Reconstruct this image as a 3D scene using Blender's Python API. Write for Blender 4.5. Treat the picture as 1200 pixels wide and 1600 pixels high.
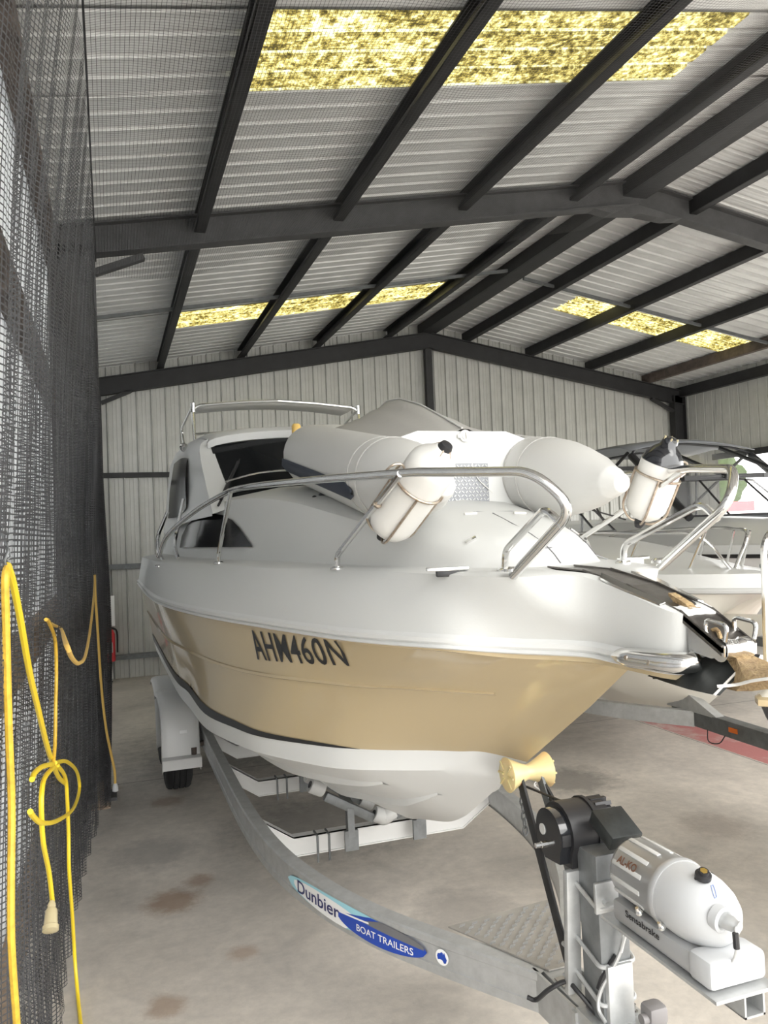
import bpy, bmesh, math, random
from mathutils import Vector, Matrix
from mathutils.bvhtree import BVHTree
random.seed(7)
for o in list(bpy.data.objects): bpy.data.objects.remove(o)
S = bpy.context.scene; COL = S.collection
PI = math.pi

# ------------------------------------------------------------ camera
YAW, PITCH, ROLL, FPX, EYE = 0.331, 0.025, 0.039, 1250.0, Vector((0, 0, 1.9))
FW = Vector((math.sin(YAW)*math.cos(PITCH), math.cos(YAW)*math.cos(PITCH), math.sin(PITCH)))
R0 = Vector((math.cos(YAW), -math.sin(YAW), 0)); U0 = R0.cross(FW)
RT = math.cos(ROLL)*R0 - math.sin(ROLL)*U0
UP = math.sin(ROLL)*R0 + math.cos(ROLL)*U0
cd = bpy.data.cameras.new('camera'); cam = bpy.data.objects.new('camera', cd); COL.objects.link(cam)
cam.matrix_world = Matrix(((RT.x, UP.x, -FW.x, EYE.x), (RT.y, UP.y, -FW.y, EYE.y), (RT.z, UP.z, -FW.z, EYE.z), (0, 0, 0, 1)))
cd.sensor_fit = 'VERTICAL'; cd.sensor_height = 36; cd.lens = 36*FPX/1600; cd.clip_start = 0.05; cd.clip_end = 200
S.camera = cam

# ------------------------------------------------------------ light
W = bpy.data.worlds.new('overcast_sky'); S.world = W; W.use_nodes = True
wn = W.node_tree.nodes; wl = W.node_tree.links
bg = wn['Background']
tc = wn.new('ShaderNodeTexCoord'); sx = wn.new('ShaderNodeSeparateXYZ'); cr = wn.new('ShaderNodeValToRGB')
wl.new(tc.outputs['Generated'], sx.inputs[0]); wl.new(sx.outputs['Z'], cr.inputs[0]); wl.new(cr.outputs[0], bg.inputs['Color'])
cr.color_ramp.elements[0].position = 0.0; cr.color_ramp.elements[0].color = (0.90, 0.90, 0.88, 1)
cr.color_ramp.elements[1].position = 0.6; cr.color_ramp.elements[1].color = (1.0, 0.99, 0.965, 1)
bg.inputs['Strength'].default_value = 3.4
sd = bpy.data.lights.new('hazy_sun', 'SUN'); sun = bpy.data.objects.new('hazy_sun', sd); COL.objects.link(sun)
sd.energy = 0.3; sd.angle = math.radians(25); sd.color = (1.0, 0.97, 0.92)
sun.rotation_euler = (math.radians(52), 0, math.radians(28)); sun.location = (0, -6, 9)
S.view_settings.view_transform = 'Standard'; S.view_settings.look = 'None'
S.view_settings.gamma = 1.0; S.view_settings.use_curve_mapping = False
S.view_settings.exposure = 0.90

# ------------------------------------------------------------ measuring helper: the line of sight of a photo point met with a real plane
def P(px, py, X=None, Y=None, Z=None):
    d = FW + RT*((px-600)/FPX) - UP*((py-800)/FPX)
    t = X/d.x if X is not None else (Y/d.y if Y is not None else (Z-EYE.z)/d.z)
    return EYE + d*t
def hit(bvh, px, py):
    d = (FW + RT*((px-600)/FPX) - UP*((py-800)/FPX)).normalized()
    r = bvh.ray_cast(EYE, d)
    if r[0] is not None: return (r[0], r[1])
    best = None                                  # the sight line just misses the edge: take the nearest point of the surface
    for i in range(240):
        q = EYE+d*(1.2+i*0.02); n = bvh.find_nearest(q)
        if n[0] is not None and (best is None or n[3] < best[3]): best = n
    return (best[0], best[1])

# ------------------------------------------------------------ materials
MATS = {}
def mat(name, col, rough=0.5, metal=0.0, coat=0.0, noise=0.0, nscale=8.0, bump=0.0, bscale=60.0, dark=None, spec=None):
    m = bpy.data.materials.new(name); m.use_nodes = True
    nt = m.node_tree; b = nt.nodes['Principled BSDF']
    b.inputs['Base Color'].default_value = (*col, 1); b.inputs['Roughness'].default_value = rough
    b.inputs['Metallic'].default_value = metal
    if coat: b.inputs['Coat Weight'].default_value = coat; b.inputs['Coat Roughness'].default_value = 0.06
    if spec is not None: b.inputs['Specular IOR Level'].default_value = spec
    if noise or bump:
        t = nt.nodes.new('ShaderNodeTexCoord')
    if noise:
        n = nt.nodes.new('ShaderNodeTexNoise'); n.inputs['Scale'].default_value = nscale; n.inputs['Detail'].default_value = 8
        n.inputs['Roughness'].default_value = 0.65
        r = nt.nodes.new('ShaderNodeValToRGB')
        d = dark if dark else tuple(c*(1-noise) for c in col)
        r.color_ramp.elements[0].position = 0.32; r.color_ramp.elements[0].color = (*d, 1)
        r.color_ramp.elements[1].position = 0.68; r.color_ramp.elements[1].color = (*col, 1)
        nt.links.new(t.outputs['Object'], n.inputs['Vector']); nt.links.new(n.outputs['Fac'], r.inputs[0])
        nt.links.new(r.outputs[0], b.inputs['Base Color'])
    if bump:
        n2 = nt.nodes.new('ShaderNodeTexNoise'); n2.inputs['Scale'].default_value = bscale; n2.inputs['Detail'].default_value = 5
        bp = nt.nodes.new('ShaderNodeBump'); bp.inputs['Strength'].default_value = bump; bp.inputs['Distance'].default_value = 0.01
        nt.links.new(t.outputs['Object'], n2.inputs['Vector']); nt.links.new(n2.outputs['Fac'], bp.inputs['Height'])
        nt.links.new(bp.outputs[0], b.inputs['Normal'])
    MATS[name] = m; return m
WHITE = mat('white_gelcoat', (0.66, 0.665, 0.655), 0.40, coat=0.15)
DECKW = mat('white_deck_gelcoat', (0.61, 0.615, 0.60), 0.55, bump=0.05, bscale=150)
CREAM = mat('cream_gelcoat', (0.72, 0.69, 0.62), 0.3, coat=0.4)
GOLDP = mat('champagne_gelcoat', (0.50, 0.40, 0.245), 0.25, coat=0.45)
BLACK = mat('black_plastic', (0.018, 0.018, 0.02), 0.45)
BLACKG = mat('black_gloss', (0.012, 0.013, 0.016), 0.12, coat=0.5)
RUBBER = mat('tyre_rubber', (0.02, 0.02, 0.021), 0.85, bump=0.2)
NAVY = mat('navy_rubber', (0.02, 0.028, 0.05), 0.6)
STEEL = mat('black_painted_steel', (0.022, 0.022, 0.024), 0.6, noise=0.5, nscale=5, bump=0.1, bscale=40)
RAFT = mat('grey_painted_steel', (0.070, 0.070, 0.072), 0.6, noise=0.4, nscale=6, bump=0.1, bscale=40)
RUST = mat('rusty_dark_steel', (0.13, 0.10, 0.085), 0.8, noise=0.6, nscale=7, dark=(0.05, 0.04, 0.036))
RUSTL = mat('pale_rusty_timber', (0.36, 0.27, 0.20), 0.8, noise=0.4, nscale=7)
SHEET = mat('zincalume_sheet', (0.66, 0.665, 0.66), 0.42, metal=0.15, noise=0.18, nscale=2.5)
WALLM = mat('wall_sheet', (0.50, 0.50, 0.475), 0.5, metal=0.15, noise=0.15, nscale=3)
LEFTM = mat('pale_side_sheet', (0.80, 0.81, 0.82), 0.5, noise=0.1, nscale=2)
def translucent(m, k, col):
    nt = m.node_tree; out = [n for n in nt.nodes if n.type == 'OUTPUT_MATERIAL'][0]; t = nt.nodes.new('ShaderNodeBsdfTranslucent'); t.inputs[0].default_value = (*col, 1)
    x = nt.nodes.new('ShaderNodeMixShader'); x.inputs[0].default_value = k
    nt.links.new(nt.nodes['Principled BSDF'].outputs[0], x.inputs[1]); nt.links.new(t.outputs[0], x.inputs[2]); nt.links.new(x.outputs[0], out.inputs[0])
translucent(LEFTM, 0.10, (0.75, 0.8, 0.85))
INOX = mat('stainless_steel', (0.78, 0.78, 0.77), 0.14, metal=1.0)
CHAN = mat('stained_channel_steel', (0.22, 0.205, 0.19), 0.30, metal=0.85, noise=0.5, nscale=18)
INOXD = mat('tarnished_stainless', (0.62, 0.56, 0.48), 0.35, metal=0.9, noise=0.5, nscale=30, dark=(0.28, 0.2, 0.14))
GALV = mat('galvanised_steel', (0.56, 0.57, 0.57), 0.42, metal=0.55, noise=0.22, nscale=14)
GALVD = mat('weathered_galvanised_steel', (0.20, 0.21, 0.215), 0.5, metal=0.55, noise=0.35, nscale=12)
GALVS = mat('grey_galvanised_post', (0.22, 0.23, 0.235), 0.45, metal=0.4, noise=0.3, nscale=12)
PGREYM = mat('pad_grey', (0.30, 0.31, 0.33), 0.5)
ALLOY = mat('cast_alloy_grey', (0.42, 0.425, 0.43), 0.35, metal=0.35)
WALLOY = mat('white_painted_metal', (0.66, 0.66, 0.65), 0.35)
PVC = mat('white_inflatable_fabric', (0.62, 0.615, 0.595), 0.48, bump=0.04, bscale=90)
PVCG = mat('pale_grey_fabric', (0.44, 0.43, 0.41), 0.6, bump=0.12, bscale=25)
FEND = mat('fender_vinyl', (0.68, 0.67, 0.64), 0.4)
ROLL = mat('amber_roller_rubber', (0.82, 0.68, 0.36), 0.3)
ROLL.node_tree.nodes['Principled BSDF'].inputs['Transmission Weight'].default_value = 0.25
ROLL.node_tree.nodes['Principled BSDF'].inputs['Subsurface Weight'].default_value = 0.2
PGREY = mat('grey_pvc_roller', (0.52, 0.52, 0.51), 0.45)
BRONZE = mat('gilt_rusty_casting', (0.52, 0.38, 0.20), 0.65, metal=0.3, noise=0.5, nscale=45, dark=(0.26, 0.17, 0.09), bump=0.8, bscale=160)
ANCH = mat('dark_galvanised_blade', (0.05, 0.055, 0.055), 0.5, metal=0.5, noise=0.5, nscale=14)
YEL = mat('yellow_cord_sheath', (0.90, 0.66, 0.03), 0.4)
YELD = mat('dirty_yellow_cord_sheath', (0.80, 0.50, 0.05), 0.5, noise=0.35, nscale=40)
ORAN = mat('dull_orange_cord', (0.62, 0.40, 0.10), 0.5)
CLEARP = mat('clear_plug_plastic', (0.80, 0.70, 0.45), 0.2)
CLEARP.node_tree.nodes['Principled BSDF'].inputs['Transmission Weight'].default_value = 0.45
WPL = mat('white_plastic', (0.50, 0.51, 0.52), 0.35)
RED = mat('red_paint', (0.60, 0.02, 0.03), 0.35)
ORLENS = mat('amber_lens', (0.60, 0.14, 0.02), 0.25)
AMB = mat('amber_beacon', (0.75, 0.50, 0.15), 0.3)
NAVYINK = mat('navy_ink', (0.02, 0.025, 0.13), 0.4)
BLUEINK = mat('blue_vinyl', (0.01, 0.06, 0.42), 0.3)
CYAN = mat('pale_cyan_vinyl', (0.36, 0.68, 0.78), 0.3)
WINK = mat('white_vinyl', (0.88, 0.88, 0.88), 0.3)
GREYV = mat('grey_vinyl', (0.16, 0.16, 0.17), 0.35)
BROWNI = mat('brown_ink', (0.16, 0.07, 0.04), 0.5)
BLUEL = mat('pale_blue_ink', (0.25, 0.32, 0.62), 0.5)
BRASS = mat('brass', (0.65, 0.45, 0.12), 0.3, metal=0.9)
COPPER = mat('copper_wire', (0.6, 0.3, 0.18), 0.4, metal=0.6)
PGREYD = mat('jockey_grey', (0.20, 0.19, 0.19), 0.5)
GREYC = mat('grey_canopy_canvas', (0.22, 0.23, 0.25), 0.8)
GRASSD = mat('dark_green_lens', (0.01, 0.06, 0.05), 0.2)
GRASS = mat('green_foliage', (0.07, 0.11, 0.035), 0.8, noise=0.5, nscale=5)
GOUT = mat('outdoor_concrete', (0.55, 0.54, 0.50), 0.8, noise=0.15, nscale=2)
HULLRED = mat('red_hull_paint', (0.70, 0.06, 0.07), 0.35)
GLASS = mat('dark_tinted_glass', (0.009, 0.010, 0.011), 0.12, spec=0.12)
CLEAR = mat('clear_vinyl_window', (0.9, 0.92, 0.93), 0.08)
CLEAR.node_tree.nodes['Principled BSDF'].inputs['Transmission Weight'].default_value = 0.0
CLEAR.node_tree.nodes['Principled BSDF'].inputs['Alpha'].default_value = 0.18

def floor_material():
    m = bpy.data.materials.new('stained_concrete'); m.use_nodes = True
    nt = m.node_tree; N = nt.nodes; L = nt.links; b = N['Principled BSDF']
    t = N.new('ShaderNodeNewGeometry')
    def noise(sc, det, ro=0.6, dist=0.0, vec=None):
        n = N.new('ShaderNodeTexNoise'); n.inputs['Scale'].default_value = sc; n.inputs['Detail'].default_value = det
        n.inputs['Roughness'].default_value = ro; n.inputs['Distortion'].default_value = dist
        L.new(vec or t.outputs['Position'], n.inputs['Vector']); return n.outputs['Fac']
    def ramp(fac, p0, c0, p1, c1):
        r = N.new('ShaderNodeValToRGB'); r.color_ramp.elements[0].position = p0; r.color_ramp.elements[0].color = (*c0, 1)
        r.color_ramp.elements[1].position = p1; r.color_ramp.elements[1].color = (*c1, 1); L.new(fac, r.inputs[0]); return r.outputs[0]
    def mix(f, a, c, mode='MIX'):
        x = N.new('ShaderNodeMix'); x.data_type = 'RGBA'; x.blend_type = mode
        L.new(f, x.inputs[0]) if not isinstance(f, float) else setattr(x.inputs[0], 'default_value', f)
        for s, i in ((a, 6), (c, 7)):
            if isinstance(s, tuple): x.inputs[i].default_value = (*s, 1)
            else: L.new(s, x.inputs[i])
        return x.outputs[2]
    def math_(op, a, c=None, d=None):
        x = N.new('ShaderNodeMath'); x.operation = op
        for i, s in enumerate((a, c, d)):
            if s is None: continue
            if isinstance(s, (int, float)): x.inputs[i].default_value = s
            else: L.new(s, x.inputs[i])
        return x.outputs[0]
    base = ramp(noise(0.9, 8, 0.62, 0.6), 0.30, (0.40, 0.375, 0.345), 0.66, (0.68, 0.63, 0.57))
    fine = ramp(noise(14, 6, 0.7), 0.25, (0.82, 0.82, 0.82), 0.7, (1.08, 1.07, 1.05))
    c = mix(1.0, base, fine, 'MULTIPLY')
    sp = N.new('ShaderNodeSeparateXYZ'); L.new(t.outputs['Position'], sp.inputs[0])
    wob = noise(1.3, 5)
    # brown oil / rust marks, dark wet stains, and painted darkness under the boats
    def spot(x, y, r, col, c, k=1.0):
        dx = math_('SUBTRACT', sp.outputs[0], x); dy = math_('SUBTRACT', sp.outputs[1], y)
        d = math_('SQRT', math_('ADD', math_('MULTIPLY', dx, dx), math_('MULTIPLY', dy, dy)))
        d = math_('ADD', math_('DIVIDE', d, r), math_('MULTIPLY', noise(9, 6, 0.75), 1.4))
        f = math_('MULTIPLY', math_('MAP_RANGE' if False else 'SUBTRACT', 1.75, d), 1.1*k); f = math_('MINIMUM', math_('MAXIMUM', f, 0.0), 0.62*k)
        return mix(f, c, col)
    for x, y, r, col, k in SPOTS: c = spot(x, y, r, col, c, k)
    # faded red painted strip on the far bay
    e1 = math_('ADD', sp.outputs[0], math_('MULTIPLY', math_('SUBTRACT', wob, 0.5), 0.5))
    inb = math_('MULTIPLY', math_('GREATER_THAN', sp.outputs[0], 4.74), math_('LESS_THAN', e1, 5.40))
    fade = math_('MINIMUM', math_('MAXIMUM', math_('MULTIPLY', math_('SUBTRACT', noise(2.2, 6, 0.7), 0.25), 4.0), 0.0), 0.9)
    inb = math_('MULTIPLY', inb, math_('LESS_THAN', sp.outputs[1], 9.0))
    c = mix(math_('MULTIPLY', inb, fade), c, (0.42, 0.13, 0.13))
    # slab joints
    def joint(val, at, w=0.006):
        return math_('LESS_THAN', math_('ABSOLUTE', math_('SUBTRACT', math_('ADD', val, math_('MULTIPLY', math_('SUBTRACT', noise(6, 4), 0.5), 0.02)), at)), w)
    for v, a in ((0, 4.72), (1, 6.7), (0, 8.2)):
        c = mix(math_('MULTIPLY', joint(sp.outputs[v], a), 0.75), c, (0.10, 0.09, 0.085))
    L.new(c, b.inputs['Base Color'])
    b.inputs['Roughness'].default_value = 0.62
    bp = N.new('ShaderNodeBump'); bp.inputs['Strength'].default_value = 0.25; bp.inputs['Distance'].default_value = 0.01
    L.new(noise(22, 8, 0.7), bp.inputs['Height']); L.new(bp.outputs[0], b.inputs['Normal'])
    return m
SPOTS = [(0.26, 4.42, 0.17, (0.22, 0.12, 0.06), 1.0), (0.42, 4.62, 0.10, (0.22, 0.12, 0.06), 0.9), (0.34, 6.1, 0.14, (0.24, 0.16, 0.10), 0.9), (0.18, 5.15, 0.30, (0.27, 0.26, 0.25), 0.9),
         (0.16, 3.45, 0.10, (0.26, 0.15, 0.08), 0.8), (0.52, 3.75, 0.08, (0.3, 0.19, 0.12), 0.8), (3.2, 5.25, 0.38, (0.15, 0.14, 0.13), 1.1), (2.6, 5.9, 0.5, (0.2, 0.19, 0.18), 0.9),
         (1.3, 5.2, 0.7, (0.13, 0.125, 0.12), 0.9), (1.6, 3.7, 0.30, (0.24, 0.225, 0.21), 0.7), (3.5, 4.1, 0.25, (0.24, 0.20, 0.17), 0.7), (1.0, 7.5, 1.2, (0.12, 0.115, 0.11), 0.9), (-0.05, 6.6, 0.1, (0.24, 0.14, 0.07), 0.9)]  # wide near-black entries paint in the darkness beneath the cruiser
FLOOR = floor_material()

def skylight_material():
    m = bpy.data.materials.new('lichened_fibreglass'); m.use_nodes = True
    nt = m.node_tree; N = nt.nodes; L = nt.links
    for n in list(N):
        if n.type == 'BSDF_PRINCIPLED': N.remove(n)
    out = [n for n in N if n.type == 'OUTPUT_MATERIAL'][0]
    t = N.new('ShaderNodeTexCoord')
    n1 = N.new('ShaderNodeTexNoise'); n1.inputs['Scale'].default_value = 22; n1.inputs['Detail'].default_value = 9; n1.inputs['Roughness'].default_value = 0.75
    n2 = N.new('ShaderNodeTexNoise'); n2.inputs['Scale'].default_value = 4; n2.inputs['Detail'].default_value = 5
    L.new(t.outputs['Object'], n1.inputs[0]); L.new(t.outputs['Object'], n2.inputs[0])
    ad = N.new('ShaderNodeMath'); ad.operation = 'MULTIPLY_ADD'; ad.inputs[1].default_value = 0.4
    L.new(n2.outputs[0], ad.inputs[0]); L.new(n1.outputs[0], ad.inputs[2])
    r = N.new('ShaderNodeValToRGB'); e = r.color_ramp.elements
    e[0].position = 0.57; e[0].color = (0.035, 0.028, 0.008, 1); e[1].position = 0.86; e[1].color = (0.56, 0.58, 0.42, 1)
    k = e.new(0.66); k.color = (0.17, 0.135, 0.035, 1); k = e.new(0.74); k.color = (0.36, 0.33, 0.135, 1)
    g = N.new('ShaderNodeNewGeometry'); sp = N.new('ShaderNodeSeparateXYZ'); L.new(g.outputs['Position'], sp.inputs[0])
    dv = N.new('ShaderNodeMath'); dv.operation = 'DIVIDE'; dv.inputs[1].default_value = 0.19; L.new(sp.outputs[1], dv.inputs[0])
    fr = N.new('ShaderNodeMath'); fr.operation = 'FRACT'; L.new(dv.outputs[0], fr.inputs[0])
    lt = N.new('ShaderNodeMath'); lt.operation = 'LESS_THAN'; lt.inputs[1].default_value = 0.26; L.new(fr.outputs[0], lt.inputs[0])   # lighter stripes paint the brightness along the ribs into the colour
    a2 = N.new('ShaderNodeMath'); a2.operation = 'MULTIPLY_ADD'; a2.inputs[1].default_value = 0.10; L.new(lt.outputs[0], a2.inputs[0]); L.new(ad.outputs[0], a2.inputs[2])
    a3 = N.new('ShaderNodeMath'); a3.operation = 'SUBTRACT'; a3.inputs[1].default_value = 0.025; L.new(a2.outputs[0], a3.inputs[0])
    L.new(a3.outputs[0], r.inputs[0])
    tr = N.new('ShaderNodeBsdfTranslucent'); df = N.new('ShaderNodeBsdfDiffuse'); mx = N.new('ShaderNodeMixShader')
    mx.inputs[0].default_value = 0.12
    L.new(r.outputs[0], tr.inputs[0]); L.new(r.outputs[0], df.inputs[0]); L.new(tr.outputs[0], mx.inputs[1]); L.new(df.outputs[0], mx.inputs[2])
    L.new(mx.outputs[0], out.inputs[0]); return m
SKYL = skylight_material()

def net_material(name, cell, width, col=(0.045, 0.045, 0.048), dens=0.0):
    m = bpy.data.materials.new(name); m.use_nodes = True
    nt = m.node_tree; N = nt.nodes; L = nt.links; b = N['Principled BSDF']
    b.inputs['Base Color'].default_value = (*col, 1); b.inputs['Roughness'].default_value = 0.55
    t = N.new('ShaderNodeTexCoord'); sp = N.new('ShaderNodeSeparateXYZ'); L.new(t.outputs['UV'], sp.inputs[0])
    outs = []
    for i in (0, 1):
        a = N.new('ShaderNodeMath'); a.operation = 'DIVIDE'; a.inputs[1].default_value = cell; L.new(sp.outputs[i], a.inputs[0])
        f = N.new('ShaderNodeMath'); f.operation = 'FRACT'; L.new(a.outputs[0], f.inputs[0])
        c = N.new('ShaderNodeMath'); c.operation = 'LESS_THAN'; c.inputs[1].default_value = width/cell; L.new(f.outputs[0], c.inputs[0]); outs.append(c.outputs[0])
    mx = N.new('ShaderNodeMath'); mx.operation = 'MAXIMUM'; L.new(outs[0], mx.inputs[0]); L.new(outs[1], mx.inputs[1])
    L.new(mx.outputs[0], b.inputs['Alpha']); return m
NET = net_material('black_bird_netting', 0.0165, 0.0040)
NETC = net_material('black_overhead_netting', 0.019, 0.0019)

def treadplate_material():
    m = mat('tread_plate', (0.40, 0.38, 0.345), 0.45, metal=0.3, noise=0.25, nscale=10)
    return m
TREAD = treadplate_material()

# ------------------------------------------------------------ mesh builder
class MB:
    def __init__(s): s.v = []; s.f = []; s.uv = None
    def add(s, vs, fs):
        o = len(s.v); s.v += [Vector(x) for x in vs]; s.f += [tuple(i+o for i in f) for f in fs]; return s
    def box(s, c, d, rot=None, bev=0.0):
        bm = bmesh.new(); bmesh.ops.create_cube(bm, size=1)
        for v in bm.verts: v.co = Vector((v.co.x*d[0], v.co.y*d[1], v.co.z*d[2]))
        if bev: bmesh.ops.bevel(bm, geom=list(bm.edges), offset=bev, segments=2, affect='EDGES', profile=0.5)
        M = rot if rot else Matrix.Identity(3)
        s.add([M @ v.co + Vector(c) for v in bm.verts], [[v.index for v in f.verts] for f in bm.faces]); bm.free(); return s
    def beam(s, a, b, w, h, up=(0, 0, 1), bev=0.0):
        a = Vector(a); b = Vector(b); d = b-a; y = d.normalized(); u = Vector(up); x = y.cross(u).normalized(); z = x.cross(y)
        M = Matrix((x, y, z)).transposed()
        return s.box((a+b)/2, (w, d.length, h), M, bev)
    def tube(s, pts, r, n=10, closed=False, cap=True):
        pts = [Vector(p) for p in pts]; k = len(pts); rr = r if isinstance(r, (list, tuple)) else [r]*k
        nv = None; rings = []
        for i in range(k):
            a = pts[(i-1) % k] if (closed or i > 0) else pts[i]; b = pts[(i+1) % k] if (closed or i < k-1) else pts[i]
            t = (b-a).normalized()
            if nv is None: nv = t.orthogonal().normalized()
            else: nv = (nv - t*nv.dot(t)).normalized()
            bi = t.cross(nv); rings.append([pts[i]+(nv*math.cos(2*PI*j/n)+bi*math.sin(2*PI*j/n))*rr[i] for j in range(n)])
        o = len(s.v)
        for g in rings: s.v += g
        for i in range(k if closed else k-1):
            for j in range(n):
                a = o+i*n+j; b = o+i*n+(j+1) % n; c = o+((i+1) % k)*n+(j+1) % n; d = o+((i+1) % k)*n+j; s.f.append((a, b, c, d))
        if cap and not closed:
            s.f.append(tuple(o+j for j in range(n))[::-1]); s.f.append(tuple(o+(k-1)*n+j for j in range(n)))
        return s
    def lathe(s, prof, a, axis, n=24):           # prof: (distance along the axis, radius)
        ax = Vector(axis).normalized(); u = ax.orthogonal().normalized(); w = ax.cross(u); a = Vector(a); o = len(s.v); k = len(prof)
        for h, r in prof:
            for j in range(n):
                q = 2*PI*j/n; s.v.append(a+ax*h+(u*math.cos(q)+w*math.sin(q))*max(r, 1e-4))
        for i in range(k-1):
            for j in range(n): s.f.append((o+i*n+j, o+i*n+(j+1) % n, o+(i+1)*n+(j+1) % n, o+(i+1)*n+j))
        s.f.append(tuple(o+j for j in range(n))[::-1]); s.f.append(tuple(o+(k-1)*n+j for j in range(n))); return s
    def cyl(s, a, b, r, n=16): return s.lathe([(0, r), ((Vector(b)-Vector(a)).length, r)], a, Vector(b)-Vector(a), n)
    def grid(s, rows, close=False):
        o = len(s.v); m = len(rows[0])
        for r in rows: s.v += [Vector(p) for p in r]
        for i in range(len(rows)-1):
            for j in range(m if close else m-1): s.f.append((o+i*m+j, o+i*m+(j+1) % m, o+(i+1)*m+(j+1) % m, o+(i+1)*m+j))
        return s
    def prism(s, poly, ext):                      # poly of 3D points extruded by a vector
        k = len(poly); e = Vector(ext); poly = [Vector(p) for p in poly]; o = len(s.v)
        s.v += poly + [p+e for p in poly]
        s.f.append(tuple(o+i for i in range(k))[::-1]); s.f.append(tuple(o+k+i for i in range(k)))
        for i in range(k): s.f.append((o+i, o+(i+1) % k, o+k+(i+1) % k, o+k+i))
        return s
def worldloc(o):
    l = Vector((0, 0, 0))
    while o is not None: l += o.location; o = o.parent
    return l
def obj(name, mb, m, parent=None, smooth=35, loc=None, solid=0.0, clean=True):
    me = bpy.data.meshes.new(name)
    off = worldloc(parent) if parent else (Vector(loc) if loc else None)
    if off is None:                               # a thing of one mesh: origin at its base
        xs = [v.x for v in mb.v]; ys = [v.y for v in mb.v]; zs = [v.z for v in mb.v]
        off = Vector(((min(xs)+max(xs))/2, (min(ys)+max(ys))/2, min(zs)))
    me.from_pydata([v-off for v in mb.v], [], mb.f)
    if mb.uv:
        ul = me.uv_layers.new(name='UVMap')
        for l in me.loops: ul.data[l.index].uv = mb.uv[l.vertex_index]
    bm = bmesh.new(); bm.from_mesh(me)
    if clean and not mb.uv: bmesh.ops.remove_doubles(bm, verts=bm.verts, dist=0.0004)
    if clean: bmesh.ops.recalc_face_normals(bm, faces=bm.faces)
    bm.to_mesh(me); bm.free()
    if smooth:
        me.shade_smooth()
        me.set_sharp_from_angle(angle=math.radians(smooth))
    me.materials.append(m)
    o = bpy.data.objects.new(name, me); COL.objects.link(o)
    if parent: o.parent = parent
    else: o.location = off
    if solid:
        sm = o.modifiers.new('thickness', 'SOLIDIFY'); sm.thickness = solid; sm.offset = 0
    return o
def tag(o, label=None, cat=None, group=None, kind=None):
    if label: o['label'] = label
    if cat: o['category'] = cat
    if group: o['group'] = group
    if kind: o['kind'] = kind
    return o
def thing(name, loc, label, cat, group=None):
    o = bpy.data.objects.new(name, None); COL.objects.link(o); o.location = loc; o.empty_display_size = 0.1
    return tag(o, label, cat, group)
def struct(name, mb, m, smooth=35, solid=0.0, label=None):
    o = obj(name, mb, m, None, smooth, solid=solid); o['kind'] = 'structure'
    if label: o['label'] = label
    return o
def copy_tree(o, parent=None, loc=None):
    c = o.copy(); COL.objects.link(c)
    if parent: c.parent = parent
    if loc is not None: c.location = loc
    for ch in list(o.children): copy_tree(ch, c)
    return c
def cat(pts, sub=6, closed=False):               # smooth curve through points
    pts = [Vector(p) for p in pts]; n = len(pts); out = []
    for i in range(n if closed else n-1):
        p1 = pts[i]; p2 = pts[(i+1) % n]
        p0 = pts[(i-1) % n] if (closed or i > 0) else p1*2-p2; p3 = pts[(i+2) % n] if (closed or i+2 < n) else p2*2-p1
        for k in range(sub):
            t = k/sub
            out.append(0.5*((2*p1)+(p2-p0)*t+(2*p0-5*p1+4*p2-p3)*t*t+(3*p1-p0-3*p2+p3)*t**3))
    if not closed: out.append(pts[-1])
    return out
def bend(pts, r=0.05, n=6):                      # polyline with rounded corners (bent pipe)
    pts = [Vector(p) for p in pts]; out = [pts[0]]
    for i in range(1, len(pts)-1):
        a = pts[i-1]; b = pts[i]; c = pts[i+1]
        d1 = (a-b); d2 = (c-b); k = min(r, d1.length*0.45, d2.length*0.45)
        p = b+d1.normalized()*k; q = b+d2.normalized()*k
        for j in range(n+1):
            t = j/n; out.append(p*(1-t)**2+b*2*t*(1-t)+q*t*t)
    out.append(pts[-1]); return out
def text_mesh(s, bold=0.0, sp_=1.0):
    cu = bpy.data.curves.new('t', 'FONT'); cu.body = s; cu.size = 1; cu.offset = bold; cu.resolution_u = 4; cu.space_character = sp_
    o = bpy.data.objects.new('t', cu); COL.objects.link(o)
    bpy.context.view_layer.update()
    me = bpy.data.meshes.new_from_object(o.evaluated_get(bpy.context.evaluated_depsgraph_get()))
    bm = bmesh.new(); bm.from_mesh(me)
    bmesh.ops.triangulate(bm, faces=bm.faces)
    bmesh.ops.subdivide_edges(bm, edges=[e for e in bm.edges if e.calc_length() > 0.25], cuts=1)
    v = [w.co.copy() for w in bm.verts]; f = [[w.index for w in g.verts] for g in bm.faces]; bm.free()
    x0 = min(a.x for a in v); x1 = max(a.x for a in v); y0 = min(a.y for a in v); y1 = max(a.y for a in v)
    uv = [((a.x-x0)/(x1-x0), (a.y-y0)/(y1-y0)) for a in v]
    bpy.data.objects.remove(o); bpy.data.curves.remove(cu); bpy.data.meshes.remove(me)
    return uv, f, (x1-x0)/(y1-y0)
def bil(a, b, c, d, u, v): return (a*(1-u)+b*u)*(1-v)+(d*(1-u)+c*u)*v   # a bottom-left, b bottom-right, c top-right, d top-left
# ============================================================ THE SHED
XR, YN, YB, ZE, ZA, XW, XE = 4.874, 6.40, 11.80, 4.20, 5.04, -0.42, 9.76
SL = (ZA-ZE)/XR
def rz(x): return ZA - SL*abs(x-XR)              # underside of the purlins
GAP = 0.16                                        # purlin depth
fl = MB(); fl.grid([[(-8, -5, 0), (11, -5, 0)], [(-8, 14, 0), (11, 14, 0)]])
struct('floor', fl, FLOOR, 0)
gr = MB(); gr.box((30, 10, -0.06), (140, 120, 0.08))
struct('outdoor_ground', gr, GOUT, 0)

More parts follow.
